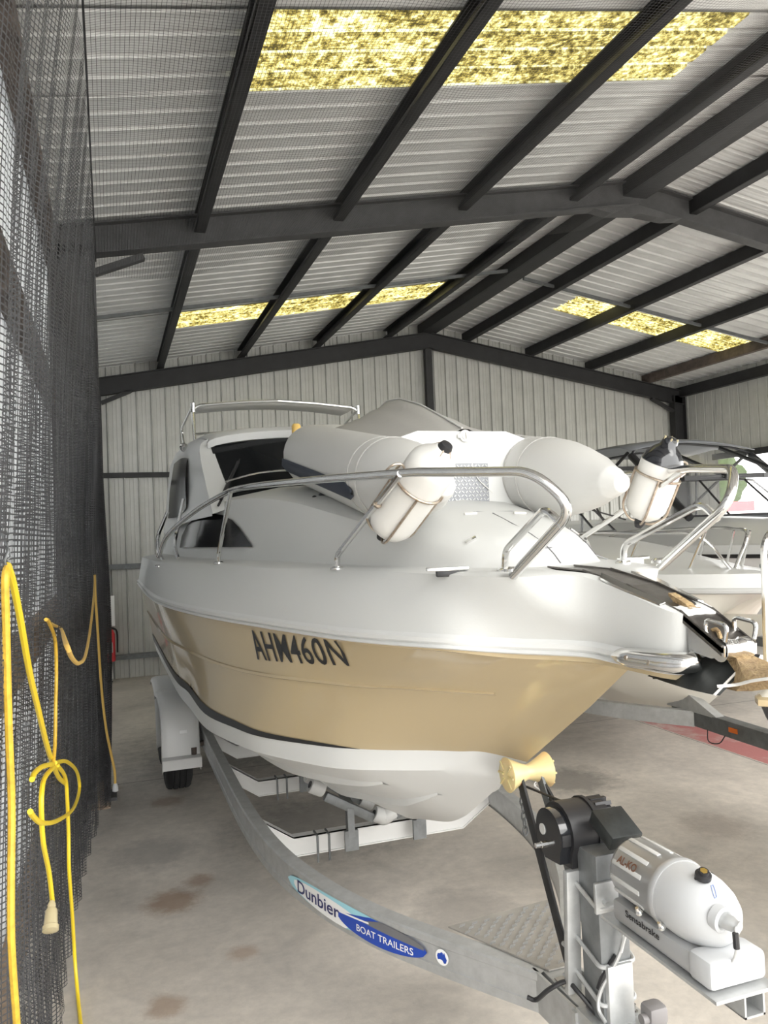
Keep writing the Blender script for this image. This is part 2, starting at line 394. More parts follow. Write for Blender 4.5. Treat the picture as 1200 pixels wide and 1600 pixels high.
def ribs(a, b, pitch, w, h):                     # profile of a ribbed sheet: list of (position, height)
    out = []; n = math.floor(a/pitch); p = n*pitch
    while p < b+pitch:
        for q, z in ((0, 0), (0.012, h), (w-0.012, h), (w, 0), (w+(pitch-w)*0.32, 0), (w+(pitch-w)*0.35, h*0.14), (w+(pitch-w)*0.42, 0), (w+(pitch-w)*0.62, 0), (w+(pitch-w)*0.65, h*0.14), (w+(pitch-w)*0.72, 0)):
            out.append((p+q, z))
        p += pitch
    out = [o for o in out if a < o[0] < b]
    return [(a, 0)]+out+[(b, 0)]
def roof_sheet(name, x0, x1, y0, y1, m):
    mb = MB(); rows = [[(x, y, rz(x)+GAP+z) for y, z in ribs(y0, y1, 0.19, 0.055, 0.03)] for x in (x0, x1)]
    mb.grid(rows); return mb
lft = MB()
for x0, x1, y0, y1 in ((-0.5, XR, -0.9, 3.83), (-0.5, 0.74, 3.83, 4.59), (3.85, XR, 3.83, 4.59), (-0.5, XR, 4.59, 9.34), (-0.5, 0.78, 9.34, 10.06), (4.2, XR, 9.34, 10.06), (-0.5, XR, 10.06, 11.9)):
    m_ = roof_sheet('', x0, x1, y0, y1, SHEET); lft.add(m_.v, m_.f)
struct('ceiling', lft, SHEET, 25, label='ribbed metal roof sheeting on the left slope')
rgt = MB()
for x0, x1, y0, y1 in ((XR, 10.2, -0.9, 9.28), (XR, 6.1, 9.28, 9.95), (9.3, 10.2, 9.28, 9.95), (XR, 10.2, 9.95, 11.9)):
    m_ = roof_sheet('', x0, x1, y0, y1, SHEET); rgt.add(m_.v, m_.f)
struct('ceiling_right', rgt, SHEET, 25, label='ribbed metal roof sheeting on the right slope')
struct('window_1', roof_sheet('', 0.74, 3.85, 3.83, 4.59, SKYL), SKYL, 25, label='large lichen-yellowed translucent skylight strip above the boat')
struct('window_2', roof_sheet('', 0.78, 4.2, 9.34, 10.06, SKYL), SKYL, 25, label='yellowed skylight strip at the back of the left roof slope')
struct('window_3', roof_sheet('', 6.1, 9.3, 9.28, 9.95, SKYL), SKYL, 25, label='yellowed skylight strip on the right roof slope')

OFF, PS = 0.68, 1.15
px_l = [XR-OFF-PS*k for k in range(4)]; px_r = [XR+OFF+PS*k for k in range(4)]
def purlin(x, side, nm, m=STEEL, w=0.075):       # C section: web, top and bottom flange, lip
    mb = MB(); z = rz(x); y0, y1 = -0.8, 11.8; t = 0.012
    mb.box((x-side*w/2, (y0+y1)/2, z+GAP/2-0.004), (t, y1-y0, GAP-0.012)); mb.box((x, (y0+y1)/2, z+t/2), (w, y1-y0, t))
    mb.box((x, (y0+y1)/2, z+GAP-t/2-0.014), (w, y1-y0, t)); mb.box((x+side*w/2, (y0+y1)/2, z+0.015), (t, y1-y0, 0.03))
    struct('roof_purlin', mb, m, 0, label=nm)
names = ('black steel purlin nearest the ridge on the left slope', 'second black purlin left of the ridge', 'third black purlin left of the ridge', 'lowest black purlin on the left slope')
for x, nm in zip(px_l, names): purlin(x, -1, nm)
names = ('black steel purlin nearest the ridge on the right slope', 'second black purlin right of the ridge', 'third black purlin right of the ridge', 'lowest brown-stained purlin on the right slope')
for x, nm in zip(px_r, names): purlin(x, 1, nm, RUST if nm.startswith('lowest') else STEEL)
rg = MB(); rg.box((XR-0.10, 5.5, rz(XR)+0.06), (0.06, 12.6, 0.15)); rg.box((XR+0.10, 5.5, rz(XR)+0.06), (0.06, 12.6, 0.15)); rg.box((XR, 5.5, rz(XR)-0.01), (0.22, 12.6, 0.014))
struct('ridge_beam', rg, STEEL, 0, label='wide black beam along the roof ridge')
for side, x in ((-1, XW+0.06), (1, XE-0.06)):
    mb = MB(); mb.box((x, 5.5, ZE-0.02), (0.08, 12.6, 0.17)); mb.box((x, 5.5, ZE-0.1), (0.1, 12.6, 0.012))
    struct('eave_beam', mb, RUST if side < 0 else STEEL, 0, label='rust-brown eave beam over the netting' if side < 0 else 'dark eave beam along the right wall')
def rafter(y, depth, wide, m, nm, up=0.0):
    for s in (-1, 1):
        x0, x1 = (XW+0.04, XR) if s < 0 else (XR, XE-0.04)
        mb = MB()
        for zt, zb, w in ((0, -0.014, wide), (-0.014, -depth+0.014, 0.012), (-depth+0.014, -depth, wide)):
            a = [(x0, y-w/2, rz(x0)+zt+up), (x1, y-w/2, rz(x1)+zt+up), (x1, y-w/2, rz(x1)+zb+up), (x0, y-w/2, rz(x0)+zb+up)]
            mb.prism(a, (0, w, 0))
        struct('rafter', mb, m, 0, label=nm+(' left half' if s < 0 else ' right half'))
rafter(YN, 0.24, 0.13, RAFT, 'grey portal rafter crossing mid-roof', 0.135)
rafter(YB-0.10, 0.25, 0.11, STEEL, 'black rafter against the back wall')
def fillet(x0, y, s, nm):                        # apex and knee plates
    mb = MB(); mb.prism([(XR-0.5, y-0.06, rz(XR-0.5)-0.105), (XR, y-0.06, rz(XR)-0.105), (XR+0.5, y-0.06, rz(XR+0.5)-0.105), (XR+0.32, y-0.06, rz(XR+0.32)-0.16), (XR, y-0.06, rz(XR)-0.19), (XR-0.32, y-0.06, rz(XR-0.32)-0.16)], (0, 0.12, 0))
    struct('apex_plate', mb, RAFT, 0, label=nm)
fillet(0, YN, 1, 'haunch plate under the mid-roof apex')
def column(x0, x1, y, z, nm, m=RAFT, d=0.14):
    mb = MB(); cx = (x0+x1)/2
    mb.box((cx, y, z/2), (x1-x0-0.02, 0.012, z)); mb.box((x0+0.007, y, z/2), (0.014, d, z)); mb.box((x1-0.007, y, z/2), (0.014, d, z))
    mb.box((cx, y, 0.012), (x1-x0+0.08, d+0.08, 0.024))
    struct('steel_column', mb, m, 0, label=nm)
column(XW+0.04, -0.045, YN, rz(-0.2), 'dark steel column behind the netting at mid-shed', RAFT)
column(XW+0.04, -0.06, YB-0.10, rz(-0.2)-0.1, 'black steel column in the back left corner', STEEL)
column(9.50, XE-0.02, YB-0.10, rz(9.6)-0.1, 'dark steel column in the back right corner', STEEL)
column(9.45, XE-0.02, YN, rz(9.6)-0.1, 'dark steel column on the open right side', STEEL)
mb = MB(); mb.box((XR, YB-0.06, (rz(XR)-0.15)/2), (0.11, 0.09, rz(XR)-0.15)); struct('gable_post', mb, STEEL, 0, label='black post under the ridge on the back wall')
def knee(x, dx, y, z, m, nm, r=0.55):
    mb = MB(); mb.beam((x, y, z-r*0.75), (x+dx*r, y, z-0.12+dx*0), 0.05, 0.07, (0, 1, 0)); struct('knee_brace', mb, m, 0, label=nm)
knee(-0.05, 1, YN, rz(0.2)-0.01, RAFT, 'short knee brace at the netting column', 0.36)
knee(-0.06, 1, YB-0.12, rz(0.2)-0.1, STEEL, 'short knee brace in the back left corner', 0.40)
knee(9.5, -1, YB-0.12, rz(9.3)-0.1, STEEL, 'short knee brace in the back right corner', 0.45)

bk = MB(); prof = ribs(XW-0.03, XE+0.05, 0.2, 0.03, -0.028)
bk.grid([[(x, YB+0.05+z, -0.03) for x, z in prof], [(x, YB+0.05+z, rz(x)+0.185) for x, z in prof]])
struct('wall_back', bk, WALLM, 25)
lf = MB(); prof = ribs(-0.9, YB+0.05, 0.2, 0.03, 0.028)
lf.grid([[(XW-0.02-z, y, -0.03) for y, z in prof], [(XW-0.02-z, y, rz(XW)+0.17) for y, z in prof]])
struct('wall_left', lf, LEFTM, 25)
rw = MB()
prof = ribs(-0.9, 10.95, 0.2, 0.03, 0.028); rw.grid([[(XE+0.02+z, y, 2.92) for y, z in prof], [(XE+0.02+z, y, rz(XE)+0.17) for y, z in prof]])
prof = ribs(10.95, YB+0.10, 0.2, 0.03, 0.028); rw.grid([[(XE+0.02+z, y, -0.03) for y, z in prof], [(XE+0.02+z, y, rz(XE)+0.17) for y, z in prof]])
struct('wall_right', rw, WALLM, 25)
mb = MB(); mb.box((XE-0.03, 5.0, 2.95), (0.06, 12, 0.10)); struct('trim_1', mb, STEEL, 0, label='dark rail along the lower edge of the right wall sheeting')
for z, nm, m in ((2.84, 'dark horizontal wall rail high on the back wall', STEEL), (1.56, 'horizontal wall rail at mid-height of the back wall', GALVD), (0.30, 'horizontal wall rail low on the back wall', GALVD)):
    mb = MB(); mb.box((4.7, YB-0.0, z), (9.9, 0.06, 0.07)); struct('wall_rail', mb, m, 0, label=nm)
for z, nm, h in ((3.02, 'dark timber rail high on the left wall behind netting', 0.17), (1.42, 'rusty brown rail low on the left wall behind netting', 0.16), (0.35, 'dark rail near the floor on the left wall', 0.1)):
    mb = MB(); mb.box((XW+0.03, 5.4, z), (0.07, 12.2, h)); struct('wall_rail', mb, RUST if z > 3 else RUSTL, 0, label=nm)
for x0, x1, y, nm in ((XR+0.2, px_r[3], 8.95, 'thin bridging bar under the right purlins'), (XW+0.1, px_l[0]+0.6, 8.75, 'thin bridging bar under the left purlins')):
    mb = MB(); mb.beam((x0, y, rz(x0)+0.05), (x1, y, rz(x1)+0.05), 0.035, 0.035); struct('bridging_bar', mb, GALVD, 0, label=nm)

# ------------------------------------------------------------ netting
def net_sheet(fn, us, vs):
    mb = MB(); mb.uv = []; n = len(us); acc = 0; prev = None; arc = []
    for u in us:
        p = Vector(fn(u, 1.2 if vs[-1] < 5 and vs[0] < 1 else vs[0])); acc += (p-prev).length if prev is not None else 0; prev = p; arc.append(acc)
    for u, a in zip(us, arc):
        acc2 = 0; pv = None
        for v in vs:
            p = Vector(fn(u, v)); acc2 += (p-pv).length if pv is not None else 0; pv = p
            mb.v.append(p); mb.uv.append((a, acc2))
    m = len(vs)
    for i in range(n-1):
        for j in range(m-1): mb.f.append((i*m+j, (i+1)*m+j, (i+1)*m+j+1, i*m+j+1))
    return mb
def cbase(y):
    k = ((0.2, -0.31), (2.0, -0.275), (3.5, -0.245), (5.0, -0.20), (5.8, -0.14), (6.5, -0.05))
    for (a, p), (b, q) in zip(k, k[1:]):
        if y <= b: return p+(q-p)*(y-a)/(b-a)
    return k[-1][1]
def curtain(y, z):
    t = min(1, max(0, z/4.0)); g = (1-t)**0.6
    x = cbase(y)*(1-t**3)+(-0.045)*t**3
    f = 0.030*math.sin(y*17+1.2*math.sin(y*5)+0.7*math.sin(z*1.7))+0.014*math.sin(y*41+z*2.1)
    x += f*(0.25+0.75*g)+0.02*math.sin(z*2.6+y)*(1-t)
    yy = y+0.02*math.sin(z*3+y*9)*(1-t)
    return (max(x, XW+0.08), yy, z)
ys = [0.5+i*0.018 for i in range(int((5.86-0.5)/0.018))]; zs = [0.02+i*0.11 for i in range(37)]
c1 = obj('netting_curtain', net_sheet(curtain, ys, zs), NET, None, 60, loc=(-0.2, 3.5, 0))
tag(c1, 'black mesh netting curtain hanging in folds down the left side', 'netting')
def bunch(y, z):
    q = (y-5.55)/0.95; a = q*PI*5
    w = 0.050+0.045*math.exp(-((z-1.35)/0.9)**2)
    if z < 0.5: w *= 0.8+0.4*z
    return (cbase(5.9)+0.045+w*math.sin(a)*0.8-0.05*(z > 3.6), 6.06+0.14*math.cos(a*0.7+z*0.3)+0.08*q+0.02*math.sin(z*6+a), z)
ys2 = [5.55+i*0.0095 for i in range(101)]
c2 = obj('gathered_netting', net_sheet(bunch, ys2, [0.06+i*0.12 for i in range(33)]), NET, None, 60, loc=(-0.1, 6.1, 0))
tag(c2, 'thick dark bunch of gathered netting hanging at the steel column', 'netting')
def ceil_net(x, y):
    sag = 0.05*math.sin(x*2.2+y)+0.03*math.sin(y*3.1+x*4)+0.06*math.sin(x*PI/1.2)**2
    return (x, y, rz(x)-0.28-sag*0.8)
c3 = obj('overhead_netting', net_sheet(ceil_net, [-0.035+i*0.06 for i in range(72)], [0.3+i*0.1 for i in range(61)]), NETC, None, 60, loc=(2, 3, 4))
tag(c3, 'fine black netting slung under the near roof sheets', 'netting')
mb = MB(); mb.tube([(-0.04, 0.3+i*0.5, 4.02+0.01*math.sin(i*2.0)) for i in range(13)], 0.005, 6)
tag(obj('netting_wire', mb, BLACK, None, 60), 'thin support wire where the curtain and overhead netting meet', 'wire')
# ============================================================ THE MAIN BOAT
XC = 1.30
KEEL=[(7.531,0.000,0.555),(5.379,0.000,0.519),(4.752,0.000,0.519),(4.124,0.000,0.519),(3.676,0.000,0.528),(3.416,0.000,0.596),(3.120,0.000,0.681),(2.959,0.000,0.752),(2.856,0.000,0.815),(2.734,0.000,0.896),(2.627,0.000,0.968),(2.564,0.000,1.008),(2.519,0.000,1.039),(2.519,0.000,1.039)]
CHINE=[(7.531,0.932,0.914),(5.379,0.923,0.932),(4.662,0.897,0.945),(4.079,0.874,0.959),(3.640,0.793,0.977),(3.353,0.717,0.994),(3.012,0.556,1.012),(2.887,0.466,1.021),(2.806,0.359,1.026),(2.734,0.251,1.030),(2.663,0.134,1.035),(2.609,0.045,1.035),(2.519,0.000,1.039),(2.519,0.000,1.039)]
BAND=[(7.531,0.950,1.003),(5.379,0.932,1.012),(4.752,0.897,1.026),(4.061,0.879,1.039),(3.613,0.798,1.057),(3.344,0.717,1.066),(3.030,0.547,1.084),(2.914,0.448,1.089),(2.833,0.359,1.093),(2.726,0.233,1.102),(2.645,0.143,1.107),(2.582,0.072,1.111),(2.412,0.000,1.111),(2.412,0.000,1.111)]
CREASE=[(7.531,0.995,1.272),(5.379,0.986,1.290),(4.483,0.932,1.308),(3.846,0.852,1.317),(3.434,0.762,1.326),(3.138,0.672,1.340),(2.869,0.538,1.349),(2.734,0.457,1.353),(2.600,0.368,1.362),(2.439,0.251,1.367),(2.286,0.126,1.371),(2.170,0.036,1.376),(2.017,0.000,1.371),(2.017,0.000,1.371)]
GOLD_T=[(7.531, 1.058, 1.519), (5.379, 1.049, 1.523), (4.572, 0.995, 1.523), (3.855, 0.874, 1.523), (3.228, 0.717, 1.526), (2.869, 0.619, 1.528), (2.636, 0.538, 1.53), (2.439, 0.466, 1.532), (2.214, 0.35, 1.532), (2.1, 0.195, 1.52), (1.95, 0.08, 1.515), (1.86, 0.02, 1.513), (1.82, 0, 1.511), (1.82, 0, 1.511)]
RUB=[(7.531, 1.067, 1.532),(5.379, 1.058, 1.541),(4.572, 1.004, 1.541),(3.855, 0.883, 1.541),(3.228, 0.726, 1.544),(2.869, 0.628, 1.546),(2.627, 0.556, 1.548),(2.43, 0.484, 1.552),(2.197, 0.368, 1.557),(2.08, 0.225, 1.547),(1.905, 0.085, 1.548),(1.78, 0.068, 1.548),(1.58, 0.062, 1.55),(1.545, 0, 1.55)]
EDGE=[(7.531, 1.031, 1.757),(5.379, 1.004, 1.766),(4.752, 0.897, 1.766),(4.232, 0.789, 1.766),(3.676, 0.708, 1.766),(3.335, 0.646, 1.766),(2.869, 0.511, 1.766),(2.582, 0.421, 1.766),(2.331, 0.359, 1.764),(2.13, 0.31, 1.762),(1.995, 0.245, 1.76),(1.87, 0.095, 1.758),(1.565, 0.064, 1.688),(1.535, 0, 1.683)]
BASE=[(7.531,0.852,1.788),(5.379,0.834,1.788),(4.752,0.744,1.785),(4.232,0.663,1.783),(3.721,0.569,1.783),(3.317,0.511,1.782),(2.959,0.439,1.779),(2.690,0.368,1.779),(2.466,0.305,1.779),(2.295,0.242,1.778),(2.206,0.170,1.778),(2.170,0.090,1.778),(2.161,0.027,1.778),(2.161,0.000,1.778)]
SHOULDER=[(7.531,0.771,2.124),(5.379,0.735,2.124),(4.752,0.672,2.115),(4.124,0.592,2.102),(3.586,0.511,2.052),(3.183,0.448,1.990),(2.869,0.386,1.936),(2.645,0.323,1.900),(2.466,0.260,1.869),(2.349,0.202,1.851),(2.277,0.134,1.844),(2.250,0.072,1.842),(2.241,0.027,1.842),(2.241,0.000,1.842)]
CROWN=[(7.531,0.000,2.259),(5.379,0.000,2.241),(4.752,0.000,2.214),(4.124,0.000,2.169),(3.586,0.000,2.106),(3.183,0.000,2.061),(2.914,0.000,2.026),(2.734,0.000,1.990),(2.600,0.000,1.958),(2.466,0.000,1.927),(2.376,0.000,1.900),(2.313,0.000,1.873),(2.268,0.000,1.855),(2.250,0.000,1.844)]

def slim(tab, side, y):                          # the port chine tucks in a little more under the bow flare
    if side < 0: return 1.0
    k = 0.70 if tab is CHINE or tab is BAND else (0.88 if tab is CREASE else 1.0)
    return k+(1-k)*min(1, max(0, (y-3.3)/1.2))
def curve(tab, side, sub=5, off=0.0):
    pts = [Vector((XC+side*(b+off)*slim(tab, side, y), y, z)) for y, b, z in tab]
    c = cat(pts, sub)
    for p in c:
        if side*(p.x-XC) < 0: p.x = XC
    return c
def skin(tabs, side, sub=5, between=0, offs=None):
    cs = [curve(t, side, sub, (offs[i] if offs else 0)) for i, t in enumerate(tabs)]; rows = [cs[0]]
    for a, b in zip(cs, cs[1:]):
        for k in range(1, between+1):
            t = k/(between+1); rows.append([p.lerp(q, t) for p, q in zip(a, b)])
        rows.append(b)
    return rows
def both(tabs, sub=5, between=0, extra=None):
    mb = MB()
    for s in (-1, 1):
        r = skin(tabs, s, sub, between)
        if extra: extra(r, s)
        mb.grid(r)
    mb.f = [f for f in mb.f if any(abs(mb.v[i].x-XC) > 0.0008 for i in f)]
    return mb
boat = thing('motor_boat', (XC, 4.6, 0.50), 'large white and champagne-gold cabin cruiser on its trailer beside the netting', 'boat')
YT = 7.531
# white bottom with strakes
mb = both([KEEL, CHINE, BAND], 5, 2)
k0, c0, b0 = KEEL[0], CHINE[0], BAND[0]
obj('hull_bottom', mb, WHITE, boat, 30)
mb = MB()
for s in (-1, 1):
    for fr, i1 in ((0.40, 8), (0.72, 7)):
        kc = curve(KEEL, s); cc = curve(CHINE, s); n = min(len(kc), i1*5+1)
        a = [kc[i].lerp(cc[i], fr-0.035) for i in range(n)]; b = [kc[i].lerp(cc[i], fr+0.035) for i in range(n)]
        m1 = [kc[i].lerp(cc[i], fr)+Vector((s*0.012, -0.002, -0.018*min(1, (n-1-i)/8))) for i in range(n)]
        mb.grid([a, m1, b])
obj('strake', mb, WHITE, boat, 30)
# gold topsides
UNDER = [(y, max(0, b-0.004), z-(0.018 if i < 9 else 0.024)) for i, (y, b, z) in enumerate(RUB)]
LIP = [(y, max(0, b-0.002), z-0.012) for y, b, z in RUB]
gold = both([BAND, CREASE, GOLD_T, UNDER, LIP], 5, 2)
top = obj('topsides', gold, GOLDP, boat, 30)
bm = bmesh.new(); bm.from_mesh(top.data); bmesh.ops.translate(bm, verts=bm.verts, vec=worldloc(boat)); TOPB = BVHTree.FromBMesh(bm); bm.free()
mb = MB()
for s in (-1, 1):
    bc = curve(BAND, s, 5, 0.004); cc = curve(CREASE, s, 5, 0.004); n = 37 if s < 0 else 22
    for fr0, fr1 in ((0, 1),):
        a = [bc[i] for i in range(n)]; b = [bc[i].lerp(cc[i], 0.26*max(0.0, 1-i/(n-1.0))**0.9) for i in range(n)]
        mb.grid([a, b])
obj('boot_stripe', mb, BLACK, boat, 30)
# knuckle line along the topsides
mb = MB()
for s in (-1, 1):
    cc = curve(CREASE, s, 5, 0.003)
    mb.grid([[p+Vector((0, 0, -0.004)) for p in cc[:50]], [p+Vector((s*0.008, -0.003, 0.0)) for p in cc[:50]], [p+Vector((s*0.002, 0, 0.010)) for p in cc[:50]]])
obj('knuckle_line', mb, GOLDP, boat, 60)
# transom
mb = MB()
def sec(i):
    tabs = (KEEL, CHINE, BAND, CREASE, GOLD_T, RUB, EDGE)
    return [Vector((XC+t[i][1], YT, t[i][2])) for t in tabs]
a = sec(0); b = [Vector((2*XC-p.x, p.y, p.z)) for p in a]
mb.add(a+b[::-1], [tuple(range(len(a)*2))]); obj('transom', mb, WHITE, boat, 0)
mb = MB(); aft = [Vector((XC-t[0][1], YT-0.002, t[0][2])) for t in (EDGE, BASE, SHOULDER, CROWN)]; mb.add(aft+[Vector((2*XC-p.x, p.y, p.z)) for p in aft[::-1]], [tuple(range(8))]); obj('aft_bulkhead', mb, WHITE, boat, 0)
# rub rail with two ribs
mb = MB()
for s in (-1, 1):
    g = curve(LIP, s); r = curve(RUB, s)
    def o(c, d, z): return [p+Vector((s*d, 0, z)) for p in c]
    mb.grid([g, o(g, 0.012, 0.002), o(r, 0.016, -0.006), o(r, 0.004, 0.002), o(r, 0.014, 0.010), o(r, 0.014, 0.022), o(r, 0.002, 0.030), o(r, 0.0, 0.034)])
obj('rub_rail', mb, WHITE, boat, 40)
# white deck side and deck
LEDGE = [(y, max(0, b-0.001), z+0.032) for y, b, z in RUB]
EDGE_IN = [(y+0.01*(i > 8), max(0, b-0.022), z+0.008) for i, (y, b, z) in enumerate(EDGE)]
BASE_OUT = [(y, b+0.012 if b > 0 else 0, z-0.002) for y, b, z in BASE]
MIDW = [((a[0]+b[0])/2, max(0, (a[1]+b[1])/2 + (0.012 if 0 < i < 12 else 0)), (a[2]+b[2])/2) for i, (a, b) in enumerate(zip(LEDGE, EDGE))]
SH_LO = [(a[0]*0.25+b[0]*0.75, a[1]*0.25+b[1]*0.75+(0.010 if i < 12 else 0), a[2]*0.25+b[2]*0.75) for i, (a, b) in enumerate(zip(BASE, SHOULDER))]
SH_HI = [(a[0]*0.92+b[0]*0.08, a[1]*0.90, a[2]+(b[2]-a[2])*0.24) for a, b in zip(SHOULDER, CROWN)]
CR_MID = [((a[0]+b[0])/2, a[1]*0.5, a[2]+(b[2]-a[2])*0.78) for a, b in zip(SHOULDER, CROWN)]
deck_mb = MB()
for s in (-1, 1):
    deck_mb.grid(skin([LEDGE, MIDW, EDGE, EDGE_IN, BASE_OUT, BASE, SH_LO, SHOULDER, SH_HI, CR_MID, CROWN], s, 5, 1))
deck = obj('deck', deck_mb, DECKW, boat, 34)
bm = bmesh.new(); bm.from_mesh(deck.data); bmesh.ops.translate(bm, verts=bm.verts, vec=worldloc(boat)); DECKB = BVHTree.FromBMesh(bm); bm.free()
def down(x, y):
    r = DECKB.ray_cast(Vector((x, y, 4)), Vector((0, 0, -1))); return r[0] if r[0] is not None else Vector((x, y, 1.78))
def decal(bvh, pix, m, name, parent, off=0.003, side=False, thick=0.0, sub=0):
    pts = []
    for x, y in pix:
        p, n = hit(bvh, x, y)
        if p is None: continue
        if n.dot(EYE-p) < 0: n = -n
        pts.append(p+n*off)
    mb = MB(); mb.add(pts, [tuple(range(len(pts)))])
    if thick: mb = MB(); mb.prism(pts, (pts[1]-pts[0]).cross(pts[2]-pts[0]).normalized()*thick)
    return obj(name, mb, m, parent, 0)
# side window of the cuddy cabin (starboard, and its twin to port)
def patch(bvh, pixrows, m, name, parent, off=0.004):
    mb = MB(); rows = []
    for row in pixrows:
        rr = []
        for x, y in row:
            p, n = hit(bvh, x, y)
            if n.dot(EYE-p) < 0: n = -n
            rr.append(p+n*off)
        rows.append(rr)
    mb.grid(rows); return mb
arc = [(283, 856), (286, 838), (294, 822), (305, 811), (320, 805), (337, 803), (352, 806), (365, 813), (376, 824), (386, 838), (397, 854)]
rows = []
for k in range(7):
    t = k/6; rows.append([(x*(1-t)+(283+(397-283)*i/10)*t, y*(1-t)+(856-1.5*i/10)*t) for i, (x, y) in enumerate(arc)])
w = patch(DECKB, rows, GLASS, 'w', boat, 0.010)
win = obj('side_window', w, GLASS, boat, 60); win['label'] = 'half-moon tinted cabin window'
w2 = MB(); w2.add([Vector((2*XC-p.x, p.y, p.z)) for p in w.v], w.f); obj('side_window', w2, GLASS, boat, 60)
# registration on both bows
TL, TR_, BR, BL = [hit(TOPB, *q)[0] for q in ((387, 983), (527, 1001), (548, 1041), (404, 1031))]
uv, tf, asp = text_mesh('AHM460N', 0.012, 1.08)
for s in (-1, 1):
    mb = MB(); vs = []
    for u, v in uv:
        uu = u if s < 0 else 1-u
        q = bil(BL, BR, TR_, TL, uu, v)
        r = TOPB.ray_cast(Vector((XC+s*3, q.y, q.z)), Vector((-s, 0, 0)))[0]
        vs.append((r if r is not None else q)+Vector((s*0.004, -0.001, 0)))
    mb.add(vs, tf); obj('registration_number', mb, BLACK, boat, 0, clean=False)
# cabin
cab = MB()
def C(b, y, z): return Vector((b, y, z))
CF = dict(fl=(0.69, 4.70, 2.09), ft=(0.585, 5.36, 2.515))    # windscreen foot and head (b, y, z)
def cabin_ring(y0, b0, z0, y1, b1, z1, y2, b2, z2): pass
# body of the cabin side: pillar outer face, side wall with window opening drawn by separate glass
def sx_(b, s): return XC+s*b
parts_side = []
for s in (-1, 1):
    low = [(0.745, 4.62, 2.03), (0.80, 5.4, 2.02), (0.83, 6.0, 2.0), (0.85, 7.3, 1.96)]
    mid = [(0.725, 4.86, 2.17), (0.765, 5.5, 2.25), (0.80, 6.1, 2.25), (0.82, 7.3, 2.22)]
    up = [(0.735, 5.28, 2.46), (0.755, 5.6, 2.50), (0.775, 6.2, 2.53), (0.78, 7.25, 2.55)]
    hi = [(0.67, 5.34, 2.55), (0.70, 5.65, 2.595), (0.72, 6.25, 2.63), (0.73, 7.2, 2.66)]
    rows = [cat([(sx_(b, s), y, z) for b, y, z in r], 4) for r in (low, mid, up, hi)]
    cab.grid(rows)
# front pillars
for s in (-1, 1):
    a = [(0.745, 4.62, 2.03), (0.735, 5.28, 2.46), (0.67, 5.34, 2.55)]; b = [(0.615, 4.66, 2.07), (0.650, 5.26, 2.47), (0.61, 5.34, 2.55)]
    cab.grid([[(sx_(x, s), y-0.015, z+0.01) for x, y, z in cat(a, 5)], [(sx_(x, s), y-0.02, z+0.012) for x, y, z in cat(b, 5)], [(sx_(x-0.02, s), y+0.05, z) for x, y, z in cat(b, 5)]])
# roof
rr = []
for y, dz, w_ in ((5.27, -0.075, 0.68), (5.25, -0.03, 0.685), (5.30, 0.0, 0.67), (5.6, 0.04, 0.70), (6.25, 0.075, 0.72), (7.2, 0.10, 0.73)):
    rr.append([(XC+w_*math.sin(q*PI/2*0.999), y-0.10*math.cos(q*PI/2), 2.55+dz+0.075*math.cos(q*PI/2)) for q in [i/8-1 for i in range(17)]])
cab.grid(rr)
bw = [(XC-0.85, 7.3, 1.7), (XC+0.85, 7.3, 1.7), (XC+0.82, 7.3, 2.22), (XC+0.69, 7.2, 2.66), (XC-0.69, 7.2, 2.66), (XC-0.82, 7.3, 2.22)]
cab.add(bw, [tuple(range(6))]); obj('cabin', cab, WHITE, boat, 40, solid=0.0)
mb = MB(); rows = []
for t in [i/6 for i in range(7)]:
    b = 0.625*(1-t)+0.665*t; y = 4.66+0.60*t; z = 2.02+0.48*t
    rows.append([(XC+b*q, y-0.14*(1-q*q)*(1-0.2*t), z+0.045*(1-q*q)) for q in [i/8-1 for i in range(17)]])
mb.grid(rows); obj('windscreen', mb, GLASS, boat, 60)
for s in (-1, 1):
    mb = MB()
    lo = [(0.800, 5.55, 2.12), (0.812, 5.8, 2.08), (0.825, 6.15, 2.07), (0.840, 6.75, 2.08)]; hi = [(0.765, 5.72, 2.47), (0.768, 5.9, 2.49), (0.775, 6.2, 2.51), (0.782, 6.7, 2.52)]
    mb.grid([cat([(sx_(b+0.006, s), y, z) for b, y, z in lo], 4), cat([(sx_((b+c+0.035)/2, s), (y+y2)/2, (z+z2)/2) for (b, y, z), (c, y2, z2) in zip(lo, hi)], 4), cat([(sx_(b+0.008, s), y, z) for b, y, z in hi], 4)])
    obj('cabin_side_glass', mb, GLASS, boat, 60)
# wiper
wip = MB(); wip.tube([P(341, 790, Y=4.62), P(352, 768, Y=4.78), P(376, 716, Y=5.08)], 0.007, 6); wip.tube([P(345, 780, Y=4.66), P(372, 722, Y=5.03)], 0.011, 6)
obj('wiper', wip, BLACK, boat)
mb = MB(); mb.tube(cat([P(352, 753, Y=4.73), P(395, 741, Y=4.66), P(430, 736, Y=4.62), P(470, 734, Y=4.6)], 5), 0.006, 6); obj('windscreen_trim', mb, INOX, boat)
